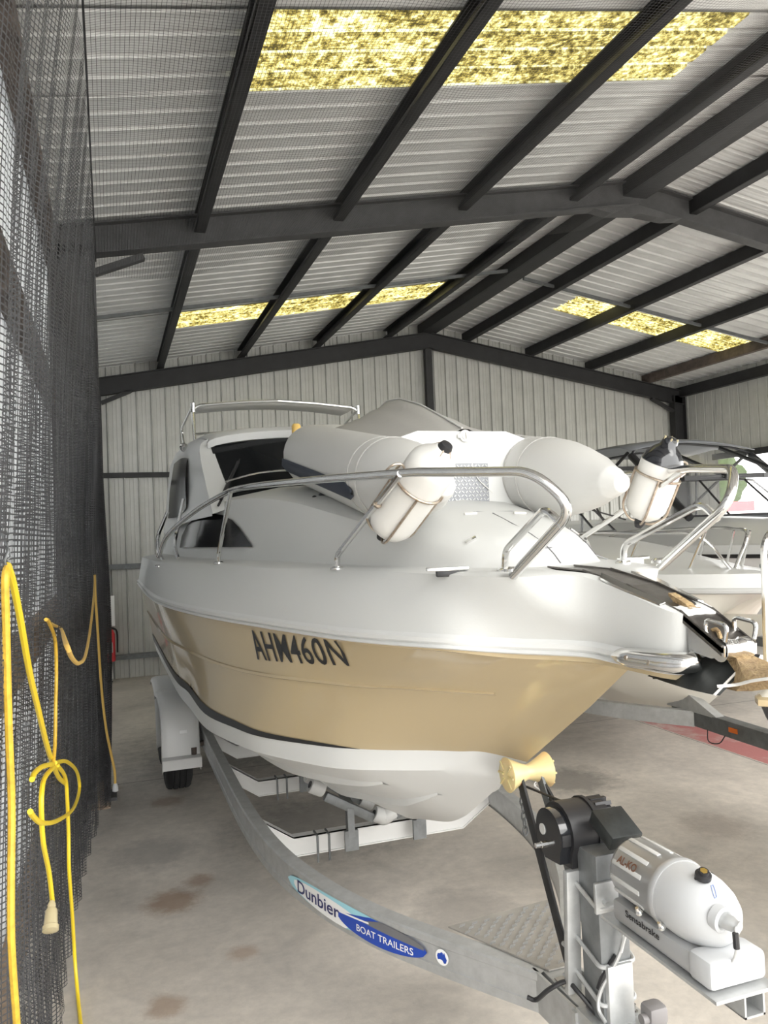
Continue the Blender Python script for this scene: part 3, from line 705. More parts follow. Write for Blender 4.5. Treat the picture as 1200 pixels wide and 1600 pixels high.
# rack on the cabin roof
rk = MB(); zr = 2.70
for s in (-1, 1):
    rk.tube(bend([(XC+s*0.665, 6.2, 2.60), (XC+s*0.67, 6.28, 2.90), (XC+s*0.62, 6.28, 2.935), (XC+s*0.30, 6.28, 2.965), (XC, 6.28, 2.98)], 0.06), 0.012, 8)
    rk.tube(bend([(XC+s*0.67, 6.9, 2.60), (XC+s*0.70, 6.95, 2.84), (XC+s*0.67, 6.30, 2.925)], 0.06), 0.010, 8)
    rk.tube([(XC+s*0.665, 6.24, 2.705), (XC, 6.22, 2.745)], 0.009, 8)
    rk.cyl((XC+s*0.665, 6.2, 2.58), (XC+s*0.665, 6.2, 2.63), 0.028); rk.cyl((XC+s*0.665, 6.28, 2.88), (XC+s*0.665, 6.28, 2.95), 0.02)
obj('roof_rack', rk, INOX, boat)
aw = MB(); rows = []
for y, dz in ((6.29, 0.0), (6.45, -0.004), (6.68, 0.0)):
    rows.append([(XC+0.63*q, y, 2.928+0.045*(1-q*q)+dz) for q in [i/8-1 for i in range(17)]])
aw.grid(rows); obj('canopy_strip', aw, PVC, boat, 60, solid=0.006)
mb = MB(); mb.tube([(XC-0.60, 6.15, 2.69), (XC-0.36, 5.9, 2.69)], 0.004, 6); obj('aerial', mb, INOX, boat)
mb = MB(); mb.lathe([(0, .018), (.02, .034), (.06, .03), (.08, .012)], (XC-0.68, 6.0, 2.58), (0.2, -1, 0.2), 12); obj('roof_lamp', mb, INOX, boat); mb = MB(); mb.lathe([(0, .018), (.02, .03), (.06, .03), (.08, .012)], (XC-0.75, 6.15, 2.58), (-0.2, -1, 0.2), 12)
obj('roof_lamp', mb, INOX, boat)
mb = MB(); q = P(463, 672, Y=5.0); mb.lathe([(0, .02), (.10, .022), (.14, .028)], q-Vector((0, 0, 0.16)), (0, 0, 1), 12); obj('beacon_stem', mb, BLACK, boat)
mb = MB(); mb.lathe([(0, .03), (.045, .03), (.06, .02)], q-Vector((0, 0, 0.02)), (0, 0, 1), 12); bo = obj('beacon_lens', mb, AMB, boat); bo['label'] = 'small amber beacon'
# side mirror and door grip at the cabin edge
mb = MB(); mb.tube(bend([P(262, 800, Y=5.6), P(246, 838, Y=5.6), P(247, 862, Y=5.5), P(256, 878, Y=5.4)], 0.04), 0.012, 8); obj('grab_rail', mb, INOX, boat)
mb = MB(); mb.tube(bend([P(287, 780, Y=5.0), P(272, 850, Y=4.9), P(278, 872, Y=4.8)], 0.04), 0.011, 8); obj('grab_rail', mb, INOX, boat)

# ---------------- bow rails
def sd(p, s): return Vector((XC+(p[0] if s > 0 else -p[0]), p[1], p[2]))
R_ = 0.0125
k = 0.8966
for s in (-1, 1):
    main = [(0.245, 1.99, 1.765), (0.345, 1.80, 2.03), (0.47, 2.10, 2.065), (0.58, 2.47, 2.08), (0.66, 2.85, 2.095), (0.73, 3.4, 2.115), (0.76, 3.9, 2.12), (0.86, 4.5, 2.05), (0.97, 5.0, 1.93), (1.01, 5.3, 1.80)]
    pts = [sd(main[0], s)]
    pts += bend([sd((0.240, 1.99, 1.76), s), sd((0.235, 1.685, 1.94), s), sd((0.31, 1.74, 2.035), s), sd((0.43, 2.02, 2.055), s)], 0.07, 7)[1:-1]
    pts += cat([sd(q, s) for q in main[2:]], 5)
    rl = MB(); rl.tube(pts, 0.0135, 12); pl = pts[0]
    rail = obj('bow_rail', rl, INOX, boat)
    for q in (pts[0], pts[-1]): fb = MB(); fb.lathe([(0, .026), (.008, .026), (.014, .018)], (q.x, q.y, down(q.x, q.y).z-0.003), (0, 0, 1), 14); obj('rail_foot', fb, INOX, rail)
    for (fx, fy), (b1_, y1_, z1_) in (((527, 889), (0.50, 2.17, 2.066)), ((342, 880), (0.755, 3.80, 2.118))):
        f_ = hit(DECKB, fx, fy)[0]; b0_, y0_, z0_ = XC-f_.x, f_.y, f_.z
        st = MB(); a = sd((b0_, y0_, z0_), s); b = sd((b1_, y1_, z1_), s)
        st.tube(bend([a, a+Vector((0, -0.005, 0.05)), b], 0.04), 0.011, 10); st.lathe([(0, .026), (.007, .026), (.012, .016)], a-Vector((0, 0, .002)), (0, 0, 1), 14)
        obj('stanchion', st, INOX, boat)
    lo = MB(); a = sd((0.205, 2.115, 1.765), s); a.z = down(a.x, a.y).z
    lo.tube(bend([a, a+Vector((0, -0.01, 0.06)), sd((0.245, 1.80, 1.945), s), sd((0.238, 1.735, 1.90), s)], 0.045), 0.0105, 10); lo.lathe([(0, .024), (.007, .024), (.012, .016)], a-Vector((0, 0, .002)), (0, 0, 1), 14)
    obj('hand_loop', lo, INOX, boat)
# ---------------- deck fittings
def deckbox(px, py, l, w_, h, m, name, ang=0.0, bev=0.002):
    l, w_, h = l*0.8, w_*0.7, h*0.6
    p, n = hit(DECKB, px, py)
    if n.z < 0: n = -n
    mb = MB(); x = Vector((math.cos(ang), math.sin(ang), 0)); x = (x-n*x.dot(n)).normalized(); y = n.cross(x)
    mb.box(p+n*h*0.5, (l, w_, h), Matrix((x, y, n)).transposed(), bev); return obj(name, mb, m, boat)
for px, py, l in ((655, 819, 0.045), (736, 845, 0.050)): deckbox(px, py, l, 0.02, 0.012, INOX, 'deck_filler')
for px, py in ((735, 804), (812, 803)): deckbox(px, py, 0.06, 0.018, 0.014, FEND, 'hatch_stop')
for px, py in ((913, 808), (929, 836)): deckbox(px, py, 0.055, 0.022, 0.014, INOX, 'hatch_hinge')
# hatch seams: thin grooves raised as fine dark lines
def seam(pix, name='hatch_seam', r=0.0022):
    mb = MB(); pts = []
    for x, y in pix:
        p, n = hit(DECKB, x, y)
        if p is not None: pts.append(p+(n if n.z > 0 else -n)*0.0005)
    mb.tube(pts, r, 5); obj(name, mb, GREYV, boat)
seam([(770, 802), (800, 818), (830, 835), (852, 851), (866, 866), (876, 880)]); seam([(905, 803), (915, 822), (930, 838), (943, 858), (950, 873)])
seam([(905, 803), (860, 800), (800, 799), (740, 800)], 'hatch_seam', 0.0014); seam([(790, 862), (860, 856), (925, 851)])
# cleat with its dark base
cl = MB(); p, n = hit(DECKB, 702, 896); ax = Vector((1, -0.32, 0)).normalized(); cp = p+Vector((-0.006, 0, 0.014))
cl.beam(cp-ax*0.065, cp+ax*0.065, 0.036, 0.012, bev=0.004); cleat = obj('mooring_cleat', cl, INOX, boat)
cl = MB(); cl.beam(cp-ax*0.035-Vector((0, 0, .014)), cp+ax*0.035-Vector((0, 0, .014)), 0.03, 0.018, bev=0.003); obj('cleat_base', cl, BLACK, cleat)
cl = MB(); cp2 = Vector((2*XC-cp.x, cp.y, cp.z)); ax2 = Vector((-ax.x, ax.y, 0)); cl.beam(cp2-ax2*0.065, cp2+ax2*0.065, 0.036, 0.012, bev=0.004); cl.beam(cp2-ax2*0.035-Vector((0, 0, .014)), cp2+ax2*0.035-Vector((0, 0, .014)), 0.03, 0.018); obj('mooring_cleat', cl, INOX, boat)
# ---------------- bow: anchor channel, chrome caps, roller
ch = MB()
def cb(b, y, z): return Vector((XC+b, y, z))
# channel floor and walls, sloping from the foredeck out over the stem
cy = [(2.14, 1.772), (1.95, 1.768), (1.75, 1.738), (1.55, 1.686), (1.42, 1.62)]
for b0_, b1_, h in ((-0.048, -0.044, 0.02), (0.044, 0.048, 0.02)):
    for (y0, z0), (y1, z1) in zip(cy, cy[1:]):
        hh = 0.004
        ch.prism([cb(b0_, y0, z0-0.02), cb(b0_, y1, z1-0.02), cb(b0_, y1, z1+hh), cb(b0_, y0, z0+0.006)], (b1_-b0_, 0, 0))
for (y0, z0), (y1, z1) in zip(cy, cy[1:]): ch.prism([cb(-0.048, y0, z0-0.012), cb(-0.048, y1, z1-0.012), cb(0.048, y1, z1-0.012), cb(0.048, y0, z0-0.012)], (0, 0, 0.012))
obj('anchor_channel', ch, CHAN, boat, 20)
ch = MB()
for s in (-1, 1):
    ch.prism([cb(s*0.048, 1.86, 1.762), cb(s*0.048, 1.60, 1.70), cb(s*0.064, 1.60, 1.696), cb(s*0.078, 1.76, 1.736), cb(s*0.078, 1.82, 1.752)], (0, 0, 0.006))
obj('bow_plate', ch, INOX, boat, 20)
for s in (-1, 1):
    cp_ = MB(); path = [cb(s*0.090, 1.76, 1.562), cb(s*0.084, 1.67, 1.566), cb(s*0.078, 1.57, 1.570), cb(s*0.060, 1.53, 1.572), cb(s*0.030, 1.515, 1.575)]
    cp_.tube(cat(path, 5), [0.008, 0.016, 0.021, 0.024]+[0.0255]*16+[0.022], 14)
    o_ = obj('bow_cap', cp_, INOX, boat, 50); o_['label'] = 'chrome corner cap on the bow rub rail'
    for y, b in ((1.68, 0.083), (1.60, 0.078)): bt = MB(); bt.lathe([(0, .008), (.006, .006)], cb(s*(b+0.022), y, 1.568), (s, 0, 0), 10); obj('cap_screw', bt, INOXD, o_)
C0 = P(1146, 1014, X=XC)                          # roller axle
for s in (-1, 1):
    ro = MB(); ro.prism([cb(s*0.040, 1.53, 1.60), cb(s*0.040, C0.y+0.02, C0.z-0.020), cb(s*0.040, C0.y-0.02, C0.z-0.012), cb(s*0.040, C0.y-0.022, C0.z+0.012), cb(s*0.040, C0.y+0.02, C0.z+0.022), cb(s*0.040, 1.53, 1.655)], (s*0.005, 0, 0)); obj('roller_bracket', ro, INOX, boat, 30)
for s in (-1, 1):
    ro = MB(); ro.tube(bend([cb(s*0.040, C0.y+0.035, C0.z+0.01), cb(s*0.040, C0.y+0.04, C0.z+0.065), cb(s*0.040, C0.y-0.03, C0.z+0.058), cb(s*0.040, C0.y-0.02, C0.z+0.022)], 0.018), 0.005, 8); obj('roller_guard', ro, INOX, boat)
ro = MB(); ro.lathe([(0, .008), (0.0, .026), (.02, .026), (.03, .022), (.045, .022), (.055, .026), (.075, .026), (.075, .008)], C0+Vector((-0.0375, 0, 0)), (1, 0, 0), 18); obj('bow_roller', ro, INOX, boat, 40)

# ============================================================ anchor on the bow roller
anc = thing('plough_anchor', (XC, 1.45, 1.47), 'rusty gilt and dark plough anchor hanging at the bow roller', 'anchor')
sk = MB()
def sbar(pts, w_, t=0.022):
    for (y0, z0, h0), (y1, z1, h1) in zip(pts, pts[1:]):
        sk.prism([cb(-t/2, y0, z0-h0/2), cb(-t/2, y1, z1-h1/2), cb(-t/2, y1, z1+h1/2), cb(-t/2, y0, z0+h0/2)], (t, 0, 0))
A0, A1, A2, A3, A4 = [P(x, y, X=XC) for x, y in ((1050, 928), (1076, 950), (1090, 970), (1104, 994), (1122, 1006))]
sbar([(A0.y, A0.z, 0.006), (A1.y, A1.z-.004, 0.032), (A2.y, A2.z-.004, 0.050), (A3.y, A3.z, 0.020), (A4.y, A4.z, 0.022)], 0)
sk.lathe([(0, .014), (.004, .021), (.036, .021), (.040, .014)], A1.lerp(A2, 0.6)+Vector((-0.020, 0, -0.002)), (1, 0, 0), 20)
obj('shank', sk, BRONZE, anc, 30)
sk = MB(); sk.tube(cat([A2+Vector((-.012, 0, -.01)), A3+Vector((-.014, 0.01, -.012)), A3+Vector((-.01, -0.02, -.02))], 5), 0.009, 8); sk.tube([P(1118, 1000, X=XC-0.02)+Vector((0.003*math.cos(a), 0.020*math.sin(a*PI/6), 0.024*math.cos(a*PI/6))) for a in range(12)], 0.005, 6, closed=True)
obj('shackle', sk, BRONZE, anc)
# blades: two plates folded along the keel of the plough, nose pointing aft
nose = P(1011, 1056, X=XC-0.03); hub = P(1128, 1018, X=XC); wing_l = P(1116, 1086, X=XC-0.10); ridge = P(1151, 1050, X=XC-0.02)
bl = MB(); mid = (nose+wing_l)/2+Vector((0, 0, -0.012))
bl.prism([nose, P(1040, 1046, X=XC-0.015), P(1085, 1032, X=XC-0.005), hub, ridge, wing_l, P(1075, 1077, X=XC-0.09), P(1040, 1066, X=XC-0.055)], (0.012, -0.002, -0.002))
obj('fluke', bl, ANCH, anc, 20)
bl = MB()
nR = nose+Vector((0.02, 0, 0)); wR = wing_l+Vector((0.22, 0.01, 0.02)); hR = hub+Vector((0.015, 0, 0))
bl.prism([nR, hR, ridge+Vector((0.02, 0, 0)), wR], (-0.004, 0, -0.010)); obj('fluke', bl, ANCH, anc, 20)
bl = MB(); Xq = XC+0.0
up_ = [P(1127, 1016, X=XC), P(1150, 1028, X=XC-0.005), P(1175, 1039, X=XC-0.01), P(1205, 1044, X=XC-0.01), P(1235, 1040, X=XC-0.01)]
lo_ = [P(1134, 1076, X=XC-0.05), P(1150, 1080, X=XC-0.05), P(1175, 1080, X=XC-0.05), P(1205, 1076, X=XC-0.05), P(1235, 1068, X=XC-0.05)]
md_ = [ridge+Vector((-0.004, 0, 0)), P(1165, 1064, X=XC-0.07), P(1185, 1061, X=XC-0.075), P(1205, 1060, X=XC-0.075), P(1235, 1055, X=XC-0.06)]
bk_ = [p+Vector((0.05, 0, 0.0)) for p in up_]; bk2 = [p+Vector((0.09, 0, 0.0)) for p in lo_]
bl.grid([up_, md_, lo_, bk2, bk_], False); bl.grid([bk_, up_]); obj('hinge_casting', bl, BRONZE, anc, 30)
bl = MB(); bl.tube([hub, ridge, wing_l], 0.0028, 6); bl.tube(cat([wing_l+Vector((0, -0.01, 0.02)), P(1150, 1070, X=XC-0.075), P(1180, 1063, X=XC-0.08), P(1235, 1057, X=XC-0.07)], 5), 0.0035, 6); obj('blade_edge', bl, FEND, anc)

# ============================================================ inflatable dinghy, upside down on the foredeck
DZ = lambda y: 2.100 + 0.235*max(0.0, (y-2.85))/1.3 - 0.060*max(0.0, 2.85-y)/0.5      # tube centre height
din = thing('inflatable_dinghy', (XC, 3.3, 1.93), 'upturned white inflatable dinghy lashed on the foredeck of the gold cruiser', 'dinghy')
DX = 1.325; TR = 0.158; HS = 0.325
for s in (-1, 1):
    pts = []; rad = []
    prof = [(2.300, 0.022), (2.306, 0.034), (2.345, 0.044), (2.352, 0.054), (2.37, 0.058), (2.46, 0.097), (2.56, 0.125), (2.66, 0.147), (2.76, 0.157), (2.86, TR)]
    for y, r in prof: pts.append((DX+s*HS, y, DZ(y)+(0.0))); rad.append(r)
    for y in (3.0, 3.2, 3.4, 3.6, 3.8, 3.95): pts.append((DX+s*HS, y, DZ(y))); rad.append(TR)
    for a in range(1, 7):
        q = a/6*PI/2; pts.append((DX+s*(HS*math.cos(q)), 3.95+0.30*math.sin(q), DZ(3.95+0.30*math.sin(q)))); rad.append(TR-0.01*a/6)
    mb = MB(); mb.tube(pts, rad, 28); tb = obj('tube', mb, PVC, din, 50)
    # welded seams
    for y, rr_ in ((2.76, 0.1585), (2.86, TR+0.001)):
        sm = MB(); sm.tube([(DX+s*HS+rr_*math.cos(a*PI/18), y, DZ(y)+rr_*math.sin(a*PI/18)) for a in range(36)], 0.0028, 5, closed=True); obj('seam', sm, PVCG, tb)
    st = MB(); rows = [[], [], []]
    a0 = -0.30; 
    for y in [2.80+i*0.08 for i in range(16)]:
        for kk, da in enumerate((-0.22, 0.0, 0.22)):
            aa = a0+da*(1.0 if y > 2.85 else 0.3); r = TR+(0.014 if kk == 1 else 0.004); rows[kk].append((DX+s*(HS+r*math.cos(aa)), y, DZ(y)+r*math.sin(aa)))
    st.grid(rows); obj('rubbing_strake', st, NAVY, din, 60)
# transom board
tz = lambda x: 2.30
mb = MB(); mb.prism([(DX-HS, 2.86, 1.955), (DX+HS, 2.86, 1.955), (DX+HS+0.0, 2.87, 2.24), (DX+0.19, 2.87, 2.285), (DX-0.19, 2.87, 2.285), (DX-HS, 2.87, 2.24)], (0, 0.03, 0.003))
trn = obj('transom_board', mb, WHITE, din, 30)
mb = MB(); mb.box((P(730, 757, Y=2.85).x, 2.852, P(730, 757, Y=2.85).z), (0.185, 0.012, 0.165), None, 0.003); pad = obj('motor_pad', mb, PGREYM, trn); pad['label'] = 'grey chequered motor mounting pad'
mb = MB(); c_ = P(730, 757, Y=2.845)
for i in range(12):
    for j in range(11):
        mb.box((c_.x-0.084+i*0.0153+(j % 2)*0.0035, 2.8445, c_.z-0.073+j*0.0146), (0.010, 0.003, 0.0035), Matrix.Rotation(0.7 if (i+j) % 2 else -0.7, 3, 'Y'))
obj('pad_tread', mb, GALV, pad, 0)
c_ = P(727, 681, Y=2.86); mb = MB(); mb.lathe([(0, .024), (.004, .024), (.006, .016), (.010, .016)], (c_.x, 2.862, c_.z), (0, -1, 0), 20); mb.box((c_.x, 2.858, c_.z), (0.066, 0.006, 0.018), None, 0.002); mb.box((c_.x, 2.85, c_.z), (0.004, 0.01, 0.026))
obj('drain_bung', mb, FEND, trn)
mb = MB(); mb.tube(cat([c_+Vector((0, -0.012, -0.02)), P(735, 712, Y=2.85), P(745, 745, Y=2.84), P(770, 770, Y=2.84)], 5), 0.0018, 5); obj('bung_lanyard', mb, FEND, trn)
# fabric floor: V-bottom with keel ridge
mb = MB(); rows = []
for y, zk, wd in ((2.87, 2.292, 0.24), (3.05, 2.37, 0.25), (3.3, 2.46, 0.25), (3.55, 2.525, 0.25), (3.75, 2.545, 0.24), (3.9, 2.53, 0.21), (4.05, 2.50, 0.12), (4.15, 2.47, 0.03)):
    row = []
    for q in [i/10-1 for i in range(21)]:
        zt = DZ(y)+TR*0.90; hump = (1-abs(q))**1.15
        wr = 0.006*math.sin(q*17+y*22)*(1-abs(q))
        if y < 2.9: zt = 2.262; hump *= 1
        row.append((DX+q*(wd+0.04), y, zt+(zk-zt)*hump+wr))
    rows.append(row)
mb.grid(rows); fab = obj('hull_fabric', mb, PVCG, din, 50)
mb = MB(); mb.tube([(DX, r[10][1], r[10][2]+0.004) for r in rows], 0.004, 6); obj('keel_seam', mb, PVC, fab)
# dark lifting fittings and lashing beneath the tube
mb = MB()
for y in (3.62, 3.25): mb.lathe([(0, .05), (.03, .05), (.05, .02)], (DX-HS-0.03, y, DZ(y)-TR-0.03), (0.2, 0, 1), 12)
mb.tube(cat([(DX-HS-0.10, 3.60, DZ(3.6)-TR-0.005), (DX-HS-0.12, 3.5, DZ(3.5)-TR-0.06), (DX-HS-0.10, 3.38, DZ(3.4)-TR-0.055), (DX-HS-0.04, 3.3, DZ(3.3)-TR-0.0)], 6), 0.012, 8)
obj('carry_handle', mb, BLACK, din)
mb = MB(); mb.tube([P(930, 790, Y=2.6), P(942, 812, Y=2.5)], 0.004, 6); mb.tube([P(925, 797, Y=2.6), P(978, 812, Y=2.55)], 0.003, 6); obj('lashing_cord', mb, BLACK, din)

# ============================================================ fenders in their wire holders
def fender(a, b, rad, label, tipblack, holder_side):
    a = Vector(a); b = Vector(b); ax = (b-a).normalized(); L_ = (b-a).length
    f = thing('boat_fender', tuple(a), label, 'fender', 'fenders carried on the bow rails')
    mb = MB(); pr = [(0.0, 0.012), (0.006, rad*0.45), (0.025, rad*0.80), (0.05, rad*0.96), (0.08, rad), (L_-0.10, rad), (L_-0.075, rad*1.0)]
    pr += [(L_-0.055, rad*0.97), (L_-0.03, rad*0.78)] if not tipblack else [(L_-0.06, rad*1.0)]
    if not tipblack: pr += [(L_-0.008, rad*0.5), (L_+0.01, rad*0.34)]
    mb.lathe(pr, a, ax, 28); body = obj('fender_body', mb, FEND, f, 50)
    mb = MB()
    if tipblack: mb.lathe([(L_-0.062, rad*0.9), (L_-0.058, rad*0.985), (L_-0.035, rad*0.90), (L_-0.01, rad*0.66), (L_+0.005, rad*0.42), (L_+0.03, rad*0.34), (L_+0.035, rad*0.2)], a, ax, 24)
    else: mb.lathe([(L_-0.004, rad*0.30), (L_+0.012, rad*0.30), (L_+0.026, rad*0.24), (L_+0.03, 0.004)], a, ax, 16)
    cap_ = obj('fender_eye', mb, BLACKG if tipblack else BLACK, f, 50); cap_['label'] = 'black moulded end with rope eye'
    rp = MB(); u = ax.orthogonal().normalized(); w_ = ax.cross(u)
    e = a+ax*(L_+0.02)
    for q in range(5):
        an = q*1.1; d = (u*math.cos(an)+w_*math.sin(an)); rp.tube(cat([e, e+d*rad*0.3-ax*0.01, e+d*rad*0.62-ax*0.055, e+d*rad*0.8-ax*(0.09+0.01*(q % 3))] if not tipblack else [e+d*0.012, e+d*0.024+ax*0.012, e+d*0.02-ax*0.005], 4), 0.0035, 6)
    obj('fender_rope', rp, CLEARP if tipblack else INOXD, f)
    mb = MB(); mb.lathe([(-0.03, 0.012), (-0.012, 0.02), (0.004, 0.02)], a, ax, 12); obj('bottom_plug', mb, BLACK, f)
    # wire holder belongs to the rail of the boat
    h = MB(); rr = rad+0.006
    ring = lambda d, r: [a+ax*d+(u*math.cos(i*PI/14)+w_*math.sin(i*PI/14))*r for i in range(28)]
    h.tube(ring(L_*0.62, rr), 0.0045, 8, closed=True)
    for q in (0.2, 0.2+PI/2, 0.2+PI, 0.2+1.5*PI):
        d = u*math.cos(q)+w_*math.sin(q)
        h.tube(bend([a+ax*(L_*0.62)+d*rr, a+ax*0.03+d*rr, a-ax*0.008+d*rad*0.55, a-ax*0.010], 0.03), 0.0042, 8)
    hd = (holder_side-a); hd = (hd-ax*hd.dot(ax)).normalized()
    h.tube([a+ax*(L_*0.72+0.03*math.sin(i*PI/6))+hd*(rr+0.03+0.03*math.cos(i*PI/6)) for i in range(12)], 0.004, 6, closed=True)
    obj('fender_holder', h, INOXD, boat)
    for t in (0.33, 0.60):
        c = MB(); p = a+ax*(L_*t)+hd*(rr+0.010); c.lathe([(0, .010), (.009, .014), (.018, .010)], p-ax*0.009, ax, 12); c.tube([p-hd*0.006, p+hd*0.018], 0.005, 6); obj('rail_clamp', c, INOXD, boat)
fender(P(600, 832, Y=2.50), P(692, 704, Y=2.22), 0.079, 'white fender in a wire holder on the near starboard bow rail', False, P(560, 800, Y=2.4))
fender(P(1001, 812, Y=2.42), P(1044, 698, Y=2.30), 0.073, 'white fender with big glossy black end on the port rail', True, P(1060, 770, Y=2.4))
# ============================================================ TRAILER
TX = 1.30
tr = thing('boat_trailer', (TX, 4.3, 0.0), 'galvanised tandem-axle trailer with blue-lettered rail under the gold cruiser', 'trailer')
ZR, HR, WR = 0.50, 0.125, 0.062
po = [(0.60, 7.6), (0.60, 6.4), (0.598, 5.2), (0.605, 4.2), (0.650, 3.60), (0.745, 3.18), (0.870, 2.86), (1.016, 2.60), (1.130, 2.42), (1.235, 2.26)]
path = cat([Vector((x, y, 0)) for x, y in po], 8)
def rail_frame():
    nrm = []
    for i, p in enumerate(path):
        t = (path[min(i+1, len(path)-1)]-path[max(i-1, 0)]).normalized(); nrm.append(Vector((t.y, -t.x, 0)))   # outward (away from the keel)
    return [n if n.x < 0 else -n for n in nrm]
NR = rail_frame()
acc = [0]
for a, b in zip(path, path[1:]): acc.append(acc[-1]+(b-a).length)
def rail_at(s_, z, out=0.0):
    s_ = min(max(s_, 0), acc[-1]-1e-6)
    for i in range(len(acc)-1):
        if acc[i+1] >= s_:
            t = (s_-acc[i])/(acc[i+1]-acc[i]); p = path[i].lerp(path[i+1], t); n = NR[i].lerp(NR[i+1], t).normalized(); return p+n*out+Vector((0, 0, z))
for s in (-1, 1):
    mb = MB(); rows = []
    prof = [(-WR, ZR-HR+0.012), (-WR, ZR-HR), (0, ZR-HR), (0.0, ZR-HR+0.030), (-0.004, ZR-HR+0.034), (-0.004, ZR-0.030), (0, ZR-0.026), (0, ZR-0.006), (-0.006, ZR), (-WR, ZR), (-WR, ZR-HR)]
    for o_, z in prof: rows.append([p+n*o_+Vector((0, 0, z)) for p, n in zip(path, NR)])
    if s > 0: rows = [[Vector((2*TX-q.x, q.y, q.z)) for q in r] for r in rows]
    mb.grid(rows); ra = obj('side_rail', mb, GALV, tr, 30); rails = ra if s < 0 else None
    if s < 0: RAIL = ra
sY = lambda y: min(range(len(path)), key=lambda i: abs(path[i].y-y))
def stick(poly, m, name, par, off, s0, s1, z0=ZR-HR+0.012, z1=ZR-0.012, faces=None):
    mb = MB()
    mb.add([rail_at(s0+(s1-s0)*u, z0+(z1-z0)*v, off) for u, v in poly], faces or [tuple(range(len(poly)))]); return obj(name, mb, m, par, 0, clean=False)
S0 = acc[sY(3.40)]; S1 = acc[sY(2.62)]
def strip(f_lo, f_hi, u0, u1, n=26):
    pts = []; fs = []
    for i in range(n+1):
        u = u0+(u1-u0)*i/n; pts += [(u, f_lo(u)), (u, f_hi(u))]
    for i in range(n): fs.append((2*i, 2*i+2, 2*i+3, 2*i+1))
    return pts, fs
def ell(u, a, b): 
    t = (u-(a+b)/2)/((b-a)/2); return math.sqrt(max(0, 1-t*t))
pts, fs = strip(lambda u: 0.52-0.46*ell(u, 0.0, 0.95)*(1 if u < .55 else max(0.0, 1-(u-.55)/.14)), lambda u: 0.56+0.42*ell(u, 0.0, 0.95), 0.0, 0.80)
st_ = stick(pts, CYAN, 'trailer_decal', RAIL, 0.0012, S0, S1, faces=fs); st_['label'] = 'pale cyan and blue lettered decal'
pts, fs = strip(lambda u: 0.50-0.44*ell(u, 0.07, 0.86)*(1 if u < .52 else max(0.0, 1-(u-.52)/.12)), lambda u: 0.52+0.34*ell(u, 0.05, 0.62) if u < .58 else 0.52+0.12*(1-(u-.58)/.14), 0.07, 0.72)
stick(pts, WINK, 'decal_ground', st_, 0.0020, S0, S1, faces=fs)
pts, fs = strip(lambda u: 0.50-0.50*ell(u, 0.46, 1.0), lambda u: min(0.50+0.42*ell(u, 0.40, 1.0), 0.56+1.6*max(0, u-.47)), 0.47, 1.0)
stick(pts, BLUEINK, 'decal_ground', st_, 0.0024, S0, S1, faces=fs)
pts, fs = strip(lambda u: 0.64-0.30*(u-.62), lambda u: max(0.64-0.30*(u-.62), min(0.50+0.43*ell(u, 0.40, 1.0), 0.64+2.2*(u-.62))), 0.62, 0.985)
stick(pts, GREYV, 'decal_ground', st_, 0.0028, S0, S1, faces=fs)
pts, fs = strip(lambda u: 0.55+0.5*(u-.46), lambda u: 0.62+0.48*(u-.46), 0.45, 0.68, 10)
stick(pts, WINK, 'decal_ground', st_, 0.0032, S0, S1, faces=fs)
uv, tf, asp = text_mesh('Dunbier', 0.012)
stick([(0.11+u*0.37, 0.27+v*0.50) for u, v in uv], NAVYINK, 'decal_lettering', st_, 0.0036, S0, S1, faces=tf)
uv, tf, asp = text_mesh('BOAT TRAILERS', 0.008)
stick([(0.60+u*0.33, 0.22+v*0.25) for u, v in uv], WINK, 'decal_lettering', st_, 0.0036, S0, S1, faces=tf)
# round map sticker
S2 = acc[sY(2.565)]
def disc(cu, cv, r, n=24): return [(cu+r*math.cos(2*PI*i/n), cv+r*math.sin(2*PI*i/n)) for i in range(n)]
q = stick([(u, v) for u, v in disc(0, 0, 1)], WINK, 'round_sticker', RAIL, 0.0015, S2, S2+0.027, ZR-0.058, ZR-0.058+0.027); q['label'] = 'round white sticker with a blue map'
aus = [(-0.75, 0.05), (-0.6, 0.4), (-0.3, 0.45), (-0.05, 0.65), (0.15, 0.6), (0.2, 0.35), (0.4, 0.7), (0.55, 0.2), (0.75, -0.15), (0.6, -0.6), (0.3, -0.7), (0.05, -0.35), (-0.3, -0.3), (-0.65, -0.4)]
stick(aus, BLUEINK, 'sticker_map', q, 0.0022, S2, S2+0.027, ZR-0.058, ZR-0.058+0.027)
# drawbar running forward from the apex, and the apex gussets
mb = MB(); mb.box((TX, 1.65, ZR-0.065), (0.10, 1.42, 0.13), None, 0.006); obj('drawbar', mb, GALV, tr)
for s in (-1, 1):
    mb = MB(); mb.prism([(TX+s*0.065, 2.30, ZR), (TX+s*0.055, 1.98, ZR), (TX+s*0.055, 1.98, ZR-0.125), (TX+s*0.065, 2.30, ZR-0.125)], (s*0.008, 0, 0)); mb.box((TX+s*0.068, 2.06, ZR-0.065), (0.012, 0.02, 0.12)); obj('gusset', mb, GALV, tr)
pl = MB(); pa = [(TX-0.215, 2.64), (TX-0.10, 2.40), (TX-0.035, 2.26), (TX+0.035, 2.26), (TX+0.10, 2.40), (TX+0.235, 2.68)]
pl.prism([(x, y, ZR+0.001) for x, y in pa], (0, 0, 0.005)); pp = obj('tread_plate', pl, TREAD, tr, 0); pp['label'] = 'aluminium step plate with five-bar tread'
mb = MB()
def inside(x, y):
    w = (y-2.26)/(2.66-2.26)*0.20+0.03; return abs(x-TX) < w-0.008 and 2.27 < y < 2.64+(x-TX)*0.09
